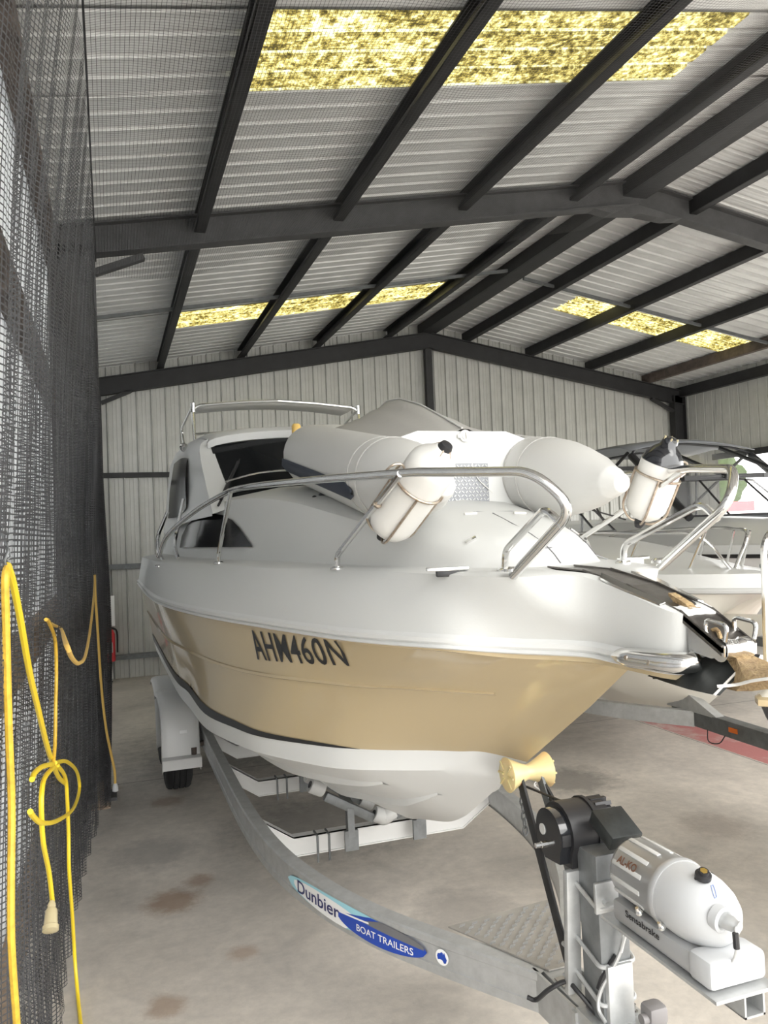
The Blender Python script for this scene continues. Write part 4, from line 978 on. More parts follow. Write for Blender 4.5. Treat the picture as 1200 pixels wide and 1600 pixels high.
for i in range(-14, 15):
    for j in range(0, 22):
        cx = TX+i*0.024+(0.0); cy = 2.262+j*0.024
        if (i+j) % 2 or not inside(cx, cy): continue
        for k_ in range(5):
            mb.box((cx-0.009+k_*0.0046, cy+0.001*k_, ZR+0.0068), (0.0024, 0.017, 0.0030), Matrix.Rotation(-0.6, 3, 'Z'))
obj('tread_pattern', mb, ALLOY, pp, 0)
mb = MB(); mb.box((TX+0.0, 2.19, ZR+0.004), (0.085, 0.05, 0.004)); obj('tread_patch', mb, TREAD, tr)
# cross members, dropped below the rails
for yy in (4.05, 5.07, 6.0, 6.85):
    w0 = 0.645
    mb = MB(); zc = 0.33
    ptsx = [(-w0, ZR-0.05), (-w0+0.18, zc), (w0-0.18, zc), (w0, ZR-0.05)]
    for (xa, za), (xb, zb) in zip(ptsx, ptsx[1:]):
        mb.prism([(TX+xa, yy-0.022, za+0.045), (TX+xb, yy-0.022, zb+0.045), (TX+xb, yy-0.022, zb-0.045), (TX+xa, yy-0.022, za-0.045)], (0, 0.006, 0))
        mb.prism([(TX+xa, yy-0.022, za+0.045), (TX+xb, yy-0.022, zb+0.045), (TX+xb, yy-0.022, zb+0.039), (TX+xa, yy-0.022, za+0.039)], (0, 0.055, 0))
        mb.prism([(TX+xa, yy-0.030, za-0.045), (TX+xb, yy-0.030, zb-0.045), (TX+xb, yy-0.030, zb-0.051), (TX+xa, yy-0.030, za-0.051)], (0, 0.063, 0))
    obj('cross_member', mb, WALLOY, tr, 20)
# wobble roller assemblies
def roller(c, ax, r, l, par, nm='keel_roller', m=PGREY):
    mb = MB(); ax = Vector(ax).normalized(); c = Vector(c); mb.lathe([(0, r*0.5), (0, r*0.9), (l*0.12, r), (l*0.88, r), (l, r*0.9), (l, r*0.5)], c-ax*l/2, ax, 20); o_ = obj(nm, mb, m, par, 40)
    mb = MB(); mb.cyl(c-ax*(l/2+0.004), c+ax*(l/2+0.004), r*0.45, 12); obj('roller_bore', mb, BLACK, o_, 40); return o_
for yy in (3.99, 5.01):
    for s in (-1, 1):
        q = lambda b, z, o=0.0: Vector((TX+s*b, yy+o, z-(0.025 if z > 0.4 else 0))); arm = MB()
        arm.beam(q(0.310, 0.605, -0.02), q(0.055, 0.455, -0.02), 0.045, 0.038, (0, 1, 0), 0.004); arm.beam(q(0.30, 0.64, 0.12), q(0.08, 0.50, 0.12), 0.035, 0.03, (0, 1, 0), 0.004)
        arm.beam(q(0.18, 0.53, -0.03), q(0.18, 0.56, 0.13), 0.04, 0.02); arm.beam(q(0.185, 0.36, -0.03), q(0.185, 0.53, -0.02), 0.045, 0.035, (1, 0, 0)); arm.box(q(0.185, 0.345, -0.04), (0.07, 0.02, 0.10))
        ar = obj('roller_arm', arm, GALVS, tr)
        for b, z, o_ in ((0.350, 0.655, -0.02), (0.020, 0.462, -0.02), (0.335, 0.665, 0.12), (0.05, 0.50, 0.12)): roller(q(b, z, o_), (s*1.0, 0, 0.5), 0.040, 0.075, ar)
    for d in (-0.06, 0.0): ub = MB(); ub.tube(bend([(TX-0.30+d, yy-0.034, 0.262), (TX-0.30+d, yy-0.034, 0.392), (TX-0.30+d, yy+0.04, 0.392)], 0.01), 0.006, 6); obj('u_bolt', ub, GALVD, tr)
# wheels and guards
def wheel(x, y, side):
    w_ = bpy.data.objects.new('wheel', None); COL.objects.link(w_); w_.parent = tr; w_.location = Vector((x, y, 0.31))-worldloc(tr)
    R = 0.31; prof = [(-0.085, 0.19), (-0.095, 0.215), (-0.098, 0.26), (-0.088, 0.295)]
    tw = [-0.078, -0.05, -0.046, -0.040, -0.036, -0.006, -0.003, 0.003, 0.006, 0.036, 0.040, 0.046, 0.05, 0.078]
    for i, a in enumerate(tw): prof.append((a, R-0.008 if i in (2, 3, 6, 7, 10, 11) else (R if abs(a) < 0.07 else R-0.006)))
    prof += [(0.088, 0.295), (0.098, 0.26), (0.095, 0.215), (0.085, 0.19)]
    mb = MB(); mb.lathe(prof, (x, y, R), (1, 0, 0), 40); obj('tyre', mb, RUBBER, w_, 40)
    mb = MB(); mb.lathe([(-0.06*side, 0.19), (-0.075*side, 0.185), (0.0*side, 0.16), (0.03*side, 0.06), (0.06*side, 0.05), (0.06*side, 0.0)], (x, y, R), (1, 0, 0), 24); obj('wheel_rim', mb, GALV, w_, 40)
for y in (6.42, 7.12):
    for s in (-1, 1): wheel(TX+s*0.86, y, s)
for s in (-1, 1):
    for y in (6.42, 7.12):
        mb = MB(); rows = []
        prof2 = [(-0.46, 0.27), (-0.455, 0.33), (-0.44, 0.52), (-0.40, 0.64), (-0.30, 0.70), (0, 0.725), (0.30, 0.70), (0.33, 0.66)]
        for dx in (-0.135, -0.125, -0.09, 0.09, 0.125, 0.135):
            sh = 0.035 if abs(dx) > 0.13 else (0.012 if abs(dx) > 0.12 else 0)
            rows.append([(TX+s*0.86+dx, y+a*(1-sh*0.5), z-sh) for a, z in prof2])
        mb.grid(rows); gd = obj('mudguard', mb, WALLOY, tr, 50, solid=0.006)
        if s < 0 and y < 6.5:
            mb = MB(); mb.box((TX+s*0.86+0.02, y-0.452, 0.52), (0.05, 0.003, 0.022)); obj('guard_reflector', mb, WINK, gd)
            mb = MB(); mb.box((TX+s*0.86, y-0.50, 0.345), (0.27, 0.09, 0.012)); mb.box((TX+s*0.86, y-0.545, 0.315), (0.27, 0.01, 0.07)); obj('guard_step', mb, WALLOY, gd)
for y in (6.42, 7.12):
    mb = MB(); mb.box((TX, y, 0.31), (1.58, 0.045, 0.045)); obj('axle', mb, GALVD, tr)
mb = MB(); mb.beam((0.50, 6.0, 0.40), (0.62, 6.0, 0.42), 0.04, 0.03); mb.cyl((0.53, 5.97, 0.33), (0.53, 5.97, 0.40), 0.02); obj('guard_bracket', mb, RUST, tr)
# winch post, roller arms, winch
wp = MB(); wy = 2.0
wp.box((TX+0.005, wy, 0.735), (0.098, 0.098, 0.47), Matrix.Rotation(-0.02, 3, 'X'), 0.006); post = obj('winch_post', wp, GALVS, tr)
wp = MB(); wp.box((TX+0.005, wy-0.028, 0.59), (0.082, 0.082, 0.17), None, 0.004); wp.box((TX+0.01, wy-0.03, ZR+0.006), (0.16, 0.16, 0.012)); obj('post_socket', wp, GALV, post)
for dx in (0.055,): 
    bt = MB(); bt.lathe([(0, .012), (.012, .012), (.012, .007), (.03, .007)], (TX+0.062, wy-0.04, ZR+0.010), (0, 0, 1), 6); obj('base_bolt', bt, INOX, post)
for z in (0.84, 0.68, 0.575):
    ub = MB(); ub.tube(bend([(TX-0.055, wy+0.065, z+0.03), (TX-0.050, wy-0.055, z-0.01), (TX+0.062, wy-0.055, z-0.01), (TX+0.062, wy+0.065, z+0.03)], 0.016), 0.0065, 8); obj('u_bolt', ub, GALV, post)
cp_ = MB(); cp_.beam((TX-0.062, wy+0.075, 0.54), (TX-0.062, wy+0.055, 0.90), 0.022, 0.045, (1, 0, 0), 0.003)
for z in (0.66, 0.57): cp_.cyl((TX-0.062, wy+0.07, z), (TX-0.062, wy+0.12, z), 0.007, 8)
obj('clamp_plate', cp_, GALV, post)
topx = MB(); topx.box((TX+0.035, wy-0.03, 1.035), (0.10, 0.11, 0.045), Matrix.Rotation(0.45, 3, 'X'), 0.004); obj('post_head', topx, MATS['dark_galvanised_blade'], post)
mp = MB(); mp.box((TX-0.02, wy-0.052, 0.86), (0.075, 0.012, 0.085), None, 0.003); mp.cyl((TX-0.03, wy-0.058, 0.85), (TX-0.03, wy-0.075, 0.85), 0.009, 6); obj('motor_bracket', mp, GALV, post)
rc = Vector((TX-0.012, 2.37, 1.055))
for s in (-1, 1):
    ar = MB(); ar.beam(rc+Vector((s*0.036, 0.01, 0.03)), (TX+s*0.048, wy+0.12, 0.60), 0.010, 0.038, (0.0, -1, 0.8), 0.002); obj('roller_arm', ar, GALVD if s > 0 else STEEL, post)
bs = MB(); bs.beam(rc+Vector((0.04, 0.0, 0.0)), (TX+0.055, wy+0.06, 0.80), 0.008, 0.034, (0, -1, 0.8)); obj('roller_arm', bs, STEEL, post)
mb = MB(); mb.lathe([(-0.078, .050), (-0.074, .057), (-0.050, .045), (-0.018, .030), (0, .024), (0.018, .030), (0.050, .045), (0.074, .057), (0.078, .050), (0.078, .018)], rc+Vector((0, 0.02, 0.03)), (1, 0, 0.0), 22); kr = obj('bow_roller', mb, ROLL, tr, 40); kr['label'] = 'translucent amber keel roller'
for s in (-1, 1):
    mb = MB()
    for i in range(8):
        a = i*PI/4; mb.beam(rc+Vector((s*0.080, 0.02+0.018*math.cos(a), 0.03+0.018*math.sin(a))), rc+Vector((s*0.080, 0.02+0.052*math.cos(a), 0.03+0.052*math.sin(a))), 0.004, 0.006)
    obj('roller_rib', mb, ROLL, kr)
# winch: black drum housing on the post
wc = Vector((TX-0.005, 2.125, 0.985)); win_ = bpy.data.objects.new('winch', None); COL.objects.link(win_); win_.parent = tr; win_.location = wc-worldloc(tr); win_['label'] = 'black electric winch with rounded housing'
mb = MB()
def housing(x0, x1, r, grow=0.0):
    pf = []
    for i in range(15):
        a = math.radians(200-i*(232/14)); pf.append((math.cos(a)*r, math.sin(a)*r))
    pf += [(r*0.80, -r*0.95), (-r*0.35, -r*1.05), (-r*0.9, -r*0.55)]
    return [(x0, wc.y-a*1.0, wc.z+b) for a, b in pf]
h0 = housing(wc.x-0.055, 0, 0.088); mb.prism(h0, (0.085, 0, 0)); obj('winch_housing', mb, BLACK, win_, 30)
mb = MB(); h0 = housing(wc.x-0.088, 0, 0.074); mb.prism(h0, (0.034, 0, 0)); obj('gear_cover', mb, BLACKG, win_, 30)
mb = MB(); h0 = housing(wc.x+0.030, 0, 0.093); mb.prism(h0, (0.012, 0, 0)); obj('housing_flange', mb, STEEL, win_, 30)
mb = MB(); mb.lathe([(0, 0.080), (0.05, 0.080), (0.055, 0.07), (0.075, 0.066)], (wc.x+0.040, wc.y, wc.z), (1, 0, 0), 24); obj('drum_cover', mb, BLACK, win_, 40)
mb = MB()
for i in range(9):
    a = math.radians(-10+i*20); mb.box((wc.x+0.085, wc.y-0.076*math.cos(a), wc.z+0.076*math.sin(a)), (0.055, 0.012, 0.014), Matrix.Rotation(a, 3, 'X'))
obj('drum_ridges', mb, BLACK, win_)
mb = MB(); mb.lathe([(0, .016), (.003, .016)], (wc.x-0.088, wc.y+0.032, wc.z+0.004), (-1, 0, 0), 20); lens = obj('inspection_disc', mb, MATS['grey_pvc_roller'], win_)
mb = MB(); mb.lathe([(0, .010), (.010, .010), (.012, .008), (.030, .008), (.032, .006)], (wc.x-0.088, wc.y+0.026, wc.z-0.040), (-1, 0, 0), 8); obj('winch_spindle', mb, INOX, win_)
mb = MB(); mb.box((wc.x-0.07, wc.y-0.05, wc.z+0.0), (0.03, 0.05, 0.035), None, 0.004); obj('terminal_box', mb, STEEL, win_)
mb = MB(); mb.cyl((wc.x-0.02, wc.y-0.09, wc.z-0.12), (wc.x-0.02, wc.y-0.14, wc.z-0.15), 0.016); obj('winch_handle_socket', mb, GALVD, win_)
mb = MB(); mb.tube([P(812, 1225, Y=2.45)+Vector((0, 0, 0)), wc+Vector((-0.01, 0.05, 0.07))], 0.004, 6); mb.tube([P(846, 1224, Y=2.45), P(868, 1262, Y=2.25)], 0.006, 6); obj('winch_rope', mb, STEEL, tr)
mb = MB(); mb.tube(bend([P(843, 1216, Y=2.5), P(850, 1226, Y=2.45), P(846, 1236, Y=2.45), P(835, 1228, Y=2.48), P(843, 1216, Y=2.5)], 0.01), 0.005, 6); mb.lathe([(0, .014), (.02, .014)], P(836, 1214, Y=2.5), (1, 0, 0), 12); obj('safety_hook', mb, INOX, tr)
# safety chain
for i in range(6):
    c = P(815+i*1.2, 1240+i*11.5, Y=2.42-0.01*i); mb = MB(); pts_ = []
    for a in range(12):
        q_ = a*PI/6; u = 0.008*math.cos(q_); v = 0.016*math.sin(q_)
        pts_.append(c+(Vector((u, 0, v)) if i % 2 else Vector((0, u, v))))
    mb.tube(pts_, 0.0032, 6, closed=True); obj('chain_link', mb, GALVD, tr)
# brake actuator forward of the post
act = bpy.data.objects.new('brake_actuator', None); COL.objects.link(act); act.parent = tr; BX, BZ = TX+0.012, 0.972; act.location = Vector((BX, 1.65, BZ))-worldloc(tr); act['label'] = 'light grey electric-hydraulic brake unit with a domed end'
r_ = 0.081
mb = MB(); mb.lathe([(0, r_*0.80), (0.006, r_*0.93), (0.02, r_), (0.170, r_*1.03), (0.175, r_*1.08), (0.190, r_*1.09), (0.195, r_*1.05)], (BX, 1.865, BZ), (0, -1, 0), 40); obj('motor_cover', mb, ALLOY, act, 40)
for i in range(10):
    a = math.radians(-30+i*27); mb = MB()
    mb.box((BX-(r_+0.001)*math.cos(a), 1.785, BZ+(r_+0.001)*math.sin(a)), (0.006, 0.120, 0.012), Matrix.Rotation(a, 3, 'Y'), 0.002); obj('cover_groove', mb, MATS['weathered_galvanised_steel'] if False else PGREY, act, 30)
mb = MB(); mb.lathe([(0, r_*1.03), (0.05, r_*1.05), (0.085, r_*1.01), (0.118, r_*0.90), (0.145, r_*0.72), (0.163, r_*0.50), (0.173, r_*0.26), (0.176, 0.002)], (BX, 1.672, BZ), (0, -1, 0), 40); obj('reservoir_dome', mb, WPL, act, 50)
mb = MB(); mb.box((BX, 1.68, BZ-0.097), (0.145, 0.36, 0.055), None, 0.010); bed = obj('actuator_bed', mb, ALLOY, act, 40)
mb = MB(); mb.box((BX, 1.52, BZ-0.092), (0.158, 0.077, 0.066), None, 0.012); obj('actuator_foot', mb, WPL, act, 40)
mb = MB(); mb.box((BX, 1.68, BZ-0.134), (0.17, 0.44, 0.008)); obj('mounting_plate', mb, GALV, act)
mb = MB(); zc = BZ-0.165; a_ = 0.026
for dx, dz, w_, h_ in ((-a_, 0, .005, .057), (a_, 0, .005, .057), (0, a_, .057, .005), (0, -a_, .057, .005)): mb.box((BX+0.028+dx, 1.70, zc+dz), (w_, 0.46, h_))
obj('support_tube', mb, GALV, act)
mb = MB(); dcap = Vector((BX-0.010, 1.575, BZ+0.083)); mb.lathe([(0, .019), (.010, .019), (.012, .012), (.02, .012)], dcap, (-0.1, -0.35, 1), 18); fc = obj('filler_cap', mb, BLACK, act); mb = MB(); mb.lathe([(0.012, .011), (.021, .009)], dcap, (-0.1, -0.35, 1), 6); obj('cap_nut', mb, BRASS, fc)
DBX = BVHTree.FromPolygons([v.co+worldloc(act) for v in [c for c in act.children if c.name.startswith('reservoir_dome')][0].data.vertices], [tuple(p.vertices) for p in [c for c in act.children if c.name.startswith('reservoir_dome')][0].data.polygons])
def dome(px, py): return hit(DBX, px, py)
for x, y in ((1088, 1373), (1114, 1365)):
    p_, n_ = dome(x, y); n_ = n_ if n_.dot(EYE-p_) > 0 else -n_; mb = MB(); mb.lathe([(0, .005), (.002, .005)], p_-n_*0.001, n_, 12); obj('screw_hole', mb, BLACK, act)
pp_ = [dome(x, y) for x, y in ((1111, 1384), (1113, 1392), (1116, 1402), (1117, 1404), (1120, 1402), (1117, 1390), (1114, 1383))]
mb = MB(); mb.tube([a-(0.001*b if b.dot(EYE-a) < 0 else -0.001*b) for a, b in pp_], 0.0011, 5, closed=True); obj('level_window', mb, BLUEL, act)
mb = MB(); gp = P(1131, 1438, Y=1.50); mb.lathe([(-0.02, .030), (0, .030), (.004, .024), (-0.002, .018)], gp, (0.15, -1, -0.1), 20); obj('gland_collar', mb, WPL, act, 40)
mb = MB(); mb.lathe([(-.004, .018), (.022, .017), (.030, .012), (.040, .011)], gp, (0.25, -1, 0.0), 18); obj('cable_gland', mb, GALV, act, 40)
for x, y in ((1000, 1423), (1035, 1446)):
    mb = MB(); mb.lathe([(0, .010), (.006, .010), (.010, .006), (.018, .005)], P(x, y+4, X=BX-0.074), (-0.6, 0, 1), 8); obj('mounting_bolt', mb, INOX, act)
mb = MB(); mb.tube(cat([gp+Vector((0.01, -0.035, 0)), P(1150, 1452, Y=1.46), P(1152, 1470, Y=1.46), P(1147, 1500, Y=1.48), P(1125, 1528, Y=1.5), P(1090, 1528, Y=1.56), P(1050, 1502, Y=1.66), P(1020, 1462, Y=1.78), P(990, 1440, Y=1.88)], 6), 0.0042, 8); cb_ = obj('brake_cable', mb, PGREY, act)
mb = MB(); mb.tube([P(1149, 1458, Y=1.455), P(1151, 1482, Y=1.455)], 0.007, 8); obj('cable_joint', mb, BLACK, cb_)
# lettering on the actuator: wrapped on the cylinder side
def wrap(s_, y0, y1, a0, a1, rr_, m, name, bold=0.01):
    uv, tf, asp = text_mesh(s_, bold); mb = MB()
    vs = [Vector((BX-rr_*math.cos(a0+(a1-a0)*v), y0+(y1-y0)*u, BZ+rr_*math.sin(a0+(a1-a0)*v))) for u, v in uv]; mb.add(vs, tf); obj(name, mb, m, act, 0, clean=False)
wrap('AL-KO', 1.826, 1.748, math.radians(26), math.radians(40), r_+0.0045, BROWNI, 'maker_lettering', 0.03)
uv, tf, asp = text_mesh('Sensabrake', 0.02); mb = MB(); mb.add([Vector((BX-0.0740, 1.80-0.135*u, BZ-0.094+0.018*v)) for u, v in uv], tf); obj('model_lettering', mb, BLACK, act, 0, clean=False)
# hydraulic hoses and black loom
mb = MB(); mb.tube(cat([P(1000, 1402, Y=1.93), P(982, 1408, Y=1.93), P(977, 1440, Y=1.93), P(968, 1490, Y=1.93), P(940, 1545, Y=1.95), P(935, 1575, Y=1.95), P(946, 1598, Y=1.92)], 6), 0.0055, 8); obj('brake_hose', mb, GALV, tr)
mb = MB(); mb.tube(cat([P(1000, 1440, Y=1.86), P(980, 1455, Y=1.92), P(970, 1488, Y=1.92)], 6), 0.0048, 8); obj('brake_hose', mb, PGREY, tr)
mb = MB(); mb.tube(cat([P(824, 1558, Y=2.16), P(838, 1562, Y=2.14), P(858, 1546, Y=2.10), P(885, 1534, Y=2.08), P(905, 1552, Y=2.04), P(930, 1582, Y=2.0), P(950, 1604, Y=1.95)], 6), 0.007, 8); obj('wiring_loom', mb, BLACK, tr)
mb = MB(); mb.tube(cat([P(964, 1494, Y=1.94), P(946, 1520, Y=1.95), P(936, 1545, Y=1.96)], 6), 0.009, 8); obj('wiring_loom', mb, BLACK, tr)
# jockey stand head
jk = MB(); jc = P(1022, 1583, Y=1.86); jk.box(jc, (0.060, 0.055, 0.055), None, 0.014); jk.cyl((jc.x, jc.y, jc.z-0.03), (jc.x, jc.y, 0.12), 0.026, 18); jk.cyl((jc.x-0.045, jc.y-0.005, jc.z-0.005), (jc.x-0.02, jc.y-0.005, jc.z-0.005), 0.014)
jo = obj('jockey_stand', jk, MATS['jockey_grey'] if 'jockey_grey' in MATS else PGREYD, tr, 40)
mb = MB(); mb.lathe([(-0.03, 0.02), (-0.03, 0.085), (-0.02, 0.10), (0.02, 0.10), (0.03, 0.085), (0.03, 0.02)], (jc.x, jc.y, 0.10), (1, 0, 0), 24); obj('jockey_wheel', mb, RUBBER, jo)

# ============================================================ SECOND BOAT and its trailer
def simple_boat(name, XB, YT_, L, hb, zr, label, cols, group=None, z0=0.35):
    b = thing(name, (XB, YT_+L/2, z0), label, 'boat', group)
    fr = [0, .05, .12, .22, .36, .55, .8, 1.0]; hw = [0, .26, .46, .66, .84, .96, 1.0, .98]
    ks = [zr-0.12, 0.66, 0.50, 0.42, z0+0.02, z0, z0, z0]
    kY = [0.0, .10, .16, .24, .38, .56, .8, 1.0]
    def row(f): return [f(i) for i in range(8)]
    mbh = MB(); mbd = MB(); mbr = MB()
    for s in (-1, 1):
        X = lambda w: XB+s*hb*w
        keel = [(XB, YT_+L*kY[i], ks[i]) for i in range(8)]
        chine = [(X(hw[i]*.82), YT_+L*(fr[i]+(.10, .09, .07, .05, .03, .01, 0, 0)[i]), (zr-0.16, .80, .72, .68, .66, .65, .65, .65)[i]) for i in range(8)]
        rub = [(X(hw[i]), YT_+L*fr[i], zr+0.03*(1-fr[i])) for i in range(8)]
        top = [(X(hw[i]*.97), YT_+L*fr[i]+.02, zr+0.11+0.03*(1-fr[i])) for i in range(8)]
        dk = [(X(hw[i]*.80), YT_+L*fr[i]+.07, zr+0.15) for i in range(8)]
        tr1 = [(X(hw[i]*.62), YT_+L*fr[i]+.45*(i < 7), zr+(.16, .19, .24, .30, .36, .40, .40, .40)[i]) for i in range(8)]
        cr_ = [(XB, YT_+L*fr[i]+.50*(i < 7), zr+(.17, .22, .29, .36, .42, .46, .46, .46)[i]) for i in range(8)]
        g = [cat(r, 5) for r in (keel, chine, rub)]; mbh.grid(g)
        mbd.grid([cat(r, 5) for r in (rub, top, dk, tr1, cr_)])
        mbr.tube([Vector(p)+Vector((s*0.008, 0, 0)) for p in cat(rub, 5)], 0.020, 8)
    obj('hull', mbh, cols[0], b, 40); obj('deck', mbd, cols[1], b, 40); obj('rub_rail', mbr, cols[2], b, 40)
    return b, (lambda s, i: Vector((XB+s*hb*hw[i], YT_+L*fr[i], zr+0.12)))
b2, bp = simple_boat('motor_boat', 3.98, 4.02, 5.6, 1.12, 1.40, 'cream-white runabout with low bow rails parked right of the gold cruiser', (CREAM, WHITE, PGREY))
for s in (-1, 1):
    rl = MB(); pts_ = [bp(s, 0)+Vector((s*0.02, 0.35, 0.04)), bp(s, 1)+Vector((-s*0.08, 0.15, 0.27)), bp(s, 2)+Vector((-s*0.10, 0.1, 0.30)), bp(s, 3)+Vector((-s*0.10, 0, 0.31)), bp(s, 4)+Vector((-s*0.10, 0, 0.30)), bp(s, 5)+Vector((-s*0.08, 0, 0.26)), bp(s, 5)+Vector((-s*0.05, 0.6, 0.02))]
    rl.tube(cat(pts_, 5), 0.012, 8); obj('bow_rail', rl, INOX, b2)
    for i in (1, 2, 3):
        st = MB(); st.tube([bp(s, i)+Vector((-s*0.06, 0.25, 0.0)), bp(s, i)+Vector((-s*0.10, 0.10, 0.29))], 0.010, 8); st.lathe([(0, .025), (.012, .02)], bp(s, i)+Vector((-s*0.06, 0.25, 0.01)), (0, 0, 1), 10); obj('stanchion', st, INOX, b2)
mb = MB(); q = bp(-1, 0)+Vector((-0.03, 0.28, 0.03)); mb.box(q+Vector((-0.05, 0.25, 0)), (0.05, 0.20, 0.02), Matrix.Rotation(0.5, 3, 'Z'), 0.006); obj('mooring_cleat', mb, INOX, b2)
mb = MB(); mb.lathe([(0, .03), (.02, .03), (.04, .018)], bp(-1, 0)+Vector((0.05, 0.12, 0.05)), (0, 0, 1), 12); obj('navigation_light', mb, GRASSD, b2)
ws = MB()
def screen(XB, y, z, w_, h, rake, m, par, name='windscreen'):
    mb = MB(); rows = []
    for t in (0, 1):
        rows.append([(XB+w_*(1-0.1*t)*q_, y+rake*t+0.5*q_*q_, z+h*t) for q_ in [i/8-1 for i in range(17)]])
    mb.grid(rows); o_ = obj(name, mb, m, par, 60)
    mb = MB(); mb.tube(rows[1], 0.014, 8); mb.tube(rows[0], 0.012, 8)
    for i in (0, 5, 11, 16): mb.tube([rows[0][i], rows[1][i]], 0.012, 8)
    obj('screen_frame', mb, BLACK, o_)
screen(3.98, 6.35, 1.82, 0.82, 0.36, 0.45, CLEAR, b2)
t2 = thing('boat_trailer', (3.95, 5.5, 0.0), 'galvanised trailer with an amber side marker under the cream runabout', 'trailer')
p2 = [(3.33, 8.6), (3.33, 7.0), (3.36, 6.0), (3.50, 5.4), (3.72, 4.98), (3.90, 4.72)]
for s in (-1, 1):
    mb = MB(); pts_ = cat([Vector((x if s < 0 else 7.86-x, y, 0.49)) for x, y in p2], 6)
    for a, b in zip(pts_, pts_[1:]): mb.beam(a, b+(b-a)*0.05, 0.06, 0.11)
    obj('side_rail', mb, GALV, t2, 30)
mb = MB(); mb.beam((3.93, 4.95, 0.495), (3.86, 2.9, 0.49), 0.09, 0.11, bev=0.005); db = obj('drawbar', mb, GALVD, t2)
mb = MB(); mb.box((3.853, 4.30, 0.50), (0.006, 0.075, 0.032)); l_ = obj('side_marker', mb, ORLENS, db); l_['label'] = 'amber side marker lens'
mb = MB(); mb.prism([(3.87, 4.98, 0.54), (3.87, 4.45, 0.54), (3.87, 5.00, 0.76), (3.87, 5.05, 0.76)], (0.07, 0, 0)); obj('gusset', mb, GALV, t2)
mb = MB(); mb.tube(cat([(3.86, 4.55, 0.45), (3.84, 4.52, 0.38), (3.84, 4.42, 0.39), (3.86, 4.38, 0.45)], 5), 0.004, 6); obj('wire_loop', mb, BLACK, t2)
mb = MB(); mb.beam((3.9, 3.35, 0.48), (3.95, 3.85, 1.12), 0.07, 0.07); mb.beam((3.95, 3.85, 1.1), (3.97, 4.15, 1.10), 0.06, 0.06); obj('winch_post', mb, GALVD, t2)
for s in (-1, 1):
    for yy in (7.1,):
        mb = MB(); mb.lathe([(-0.08, 0.18), (-0.09, 0.25), (-0.07, 0.30), (0.07, 0.30), (0.09, 0.25), (0.08, 0.18)], (3.93+s*0.86, yy, 0.30), (1, 0, 0), 28); obj('wheel', mb, RUBBER, t2, 40)
for yy in (6.0, 7.4):
    mb = MB(); mb.box((3.93, yy, 0.36), (1.2, 0.06, 0.08)); obj('cross_member', mb, GALV, t2)

# ============================================================ THIRD BOAT: grey cruiser with black canopy frame
b3, bp3 = simple_boat('motor_boat', 6.85, 4.6, 6.2, 1.22, 1.50, 'grey-striped cuddy boat with a black canopy, farthest right inside the shed', (WHITE, WHITE, BLACK))
screen(6.85, 7.05, 1.94, 0.98, 0.42, 0.5, CLEAR, b3)
sp = MB()
for z in (1.28, 1.16):
    for s in (-1, 1):
        c_ = [Vector((6.85+s*1.22*w_*f_, 4.6+6.2*a, z)) for a, w_, f_ in ((.06, .26, .96), (.12, .46, .96), (.22, .66, .965), (.36, .84, .97), (.55, .96, .975), (.8, 1.0, .98), (1, .98, .98))]
        c_ = cat(c_, 5); sp.grid([[p+Vector((s*0.02, 0, 0)) for p in c_], [p+Vector((s*0.026, 0, 0.05)) for p in c_]])
obj('hull_stripe', sp, BLACK, b3)
cn = MB()
fr_ = [(5.98, 7.25, 2.02), (5.95, 8.1, 2.72), (6.1, 8.2, 2.80), (6.85, 8.25, 2.86), (7.6, 8.2, 2.80), (7.75, 8.1, 2.72), (7.72, 7.25, 2.02)]
cn.tube(bend(fr_, 0.12), 0.016, 8); cn.tube(bend([(5.92, 9.2, 1.75), (5.95, 9.1, 2.70), (6.85, 9.1, 2.84), (7.75, 9.1, 2.70), (7.78, 9.2, 1.75)], 0.15), 0.016, 8)
cn.tube([(5.94, 8.15, 2.74), (5.88, 9.9, 1.75)], 0.02, 8); cn.tube([(7.76, 8.15, 2.74), (7.82, 9.9, 1.75)], 0.02, 8); cn.tube([(5.95, 8.1, 2.70), (5.93, 7.1, 1.92)], 0.045, 8); cn.tube([(7.75, 8.1, 2.70), (7.77, 7.1, 1.92)], 0.045, 8)
obj('canopy_frame', cn, BLACK, b3)
mb = MB(); rows = []
for y, z in ((8.05, 2.76), (8.3, 2.82), (8.8, 2.84), (9.3, 2.80), (9.6, 2.70)): rows.append([(6.85+0.92*q_, y, z+0.10*(1-q_*q_)) for q_ in [i/6-1 for i in range(13)]])
mb.grid(rows); obj('canopy_top', mb, GREYC, b3, 60, solid=0.01)
mb = MB(); mb.grid([[(6.0, 7.27, 2.36), (6.4, 7.05, 2.36), (6.85, 7.0, 2.36), (7.3, 7.05, 2.36), (7.7, 7.27, 2.36)], [(5.98, 8.08, 2.70), (6.4, 8.15, 2.80), (6.85, 8.2, 2.83), (7.3, 8.15, 2.80), (7.72, 8.08, 2.70)]]); obj('clear_front', mb, CLEAR, b3)
mb = MB()
for x in (6.4, 7.3): mb.beam((x, 7.05, 2.36), (x, 8.15, 2.80), 0.05, 0.01, (1, 0, 0))
mb.beam((6.0, 7.25, 2.36), (6.85, 7.0, 2.37), 0.03, 0.05); mb.beam((6.85, 7.0, 2.37), (7.7, 7.25, 2.36), 0.03, 0.05); obj('canopy_seams', mb, BLACK, b3)
t3 = thing('boat_trailer', (6.85, 7.6, 0.0), 'trailer hidden mostly behind the runabout, carrying the grey-striped boat', 'trailer')
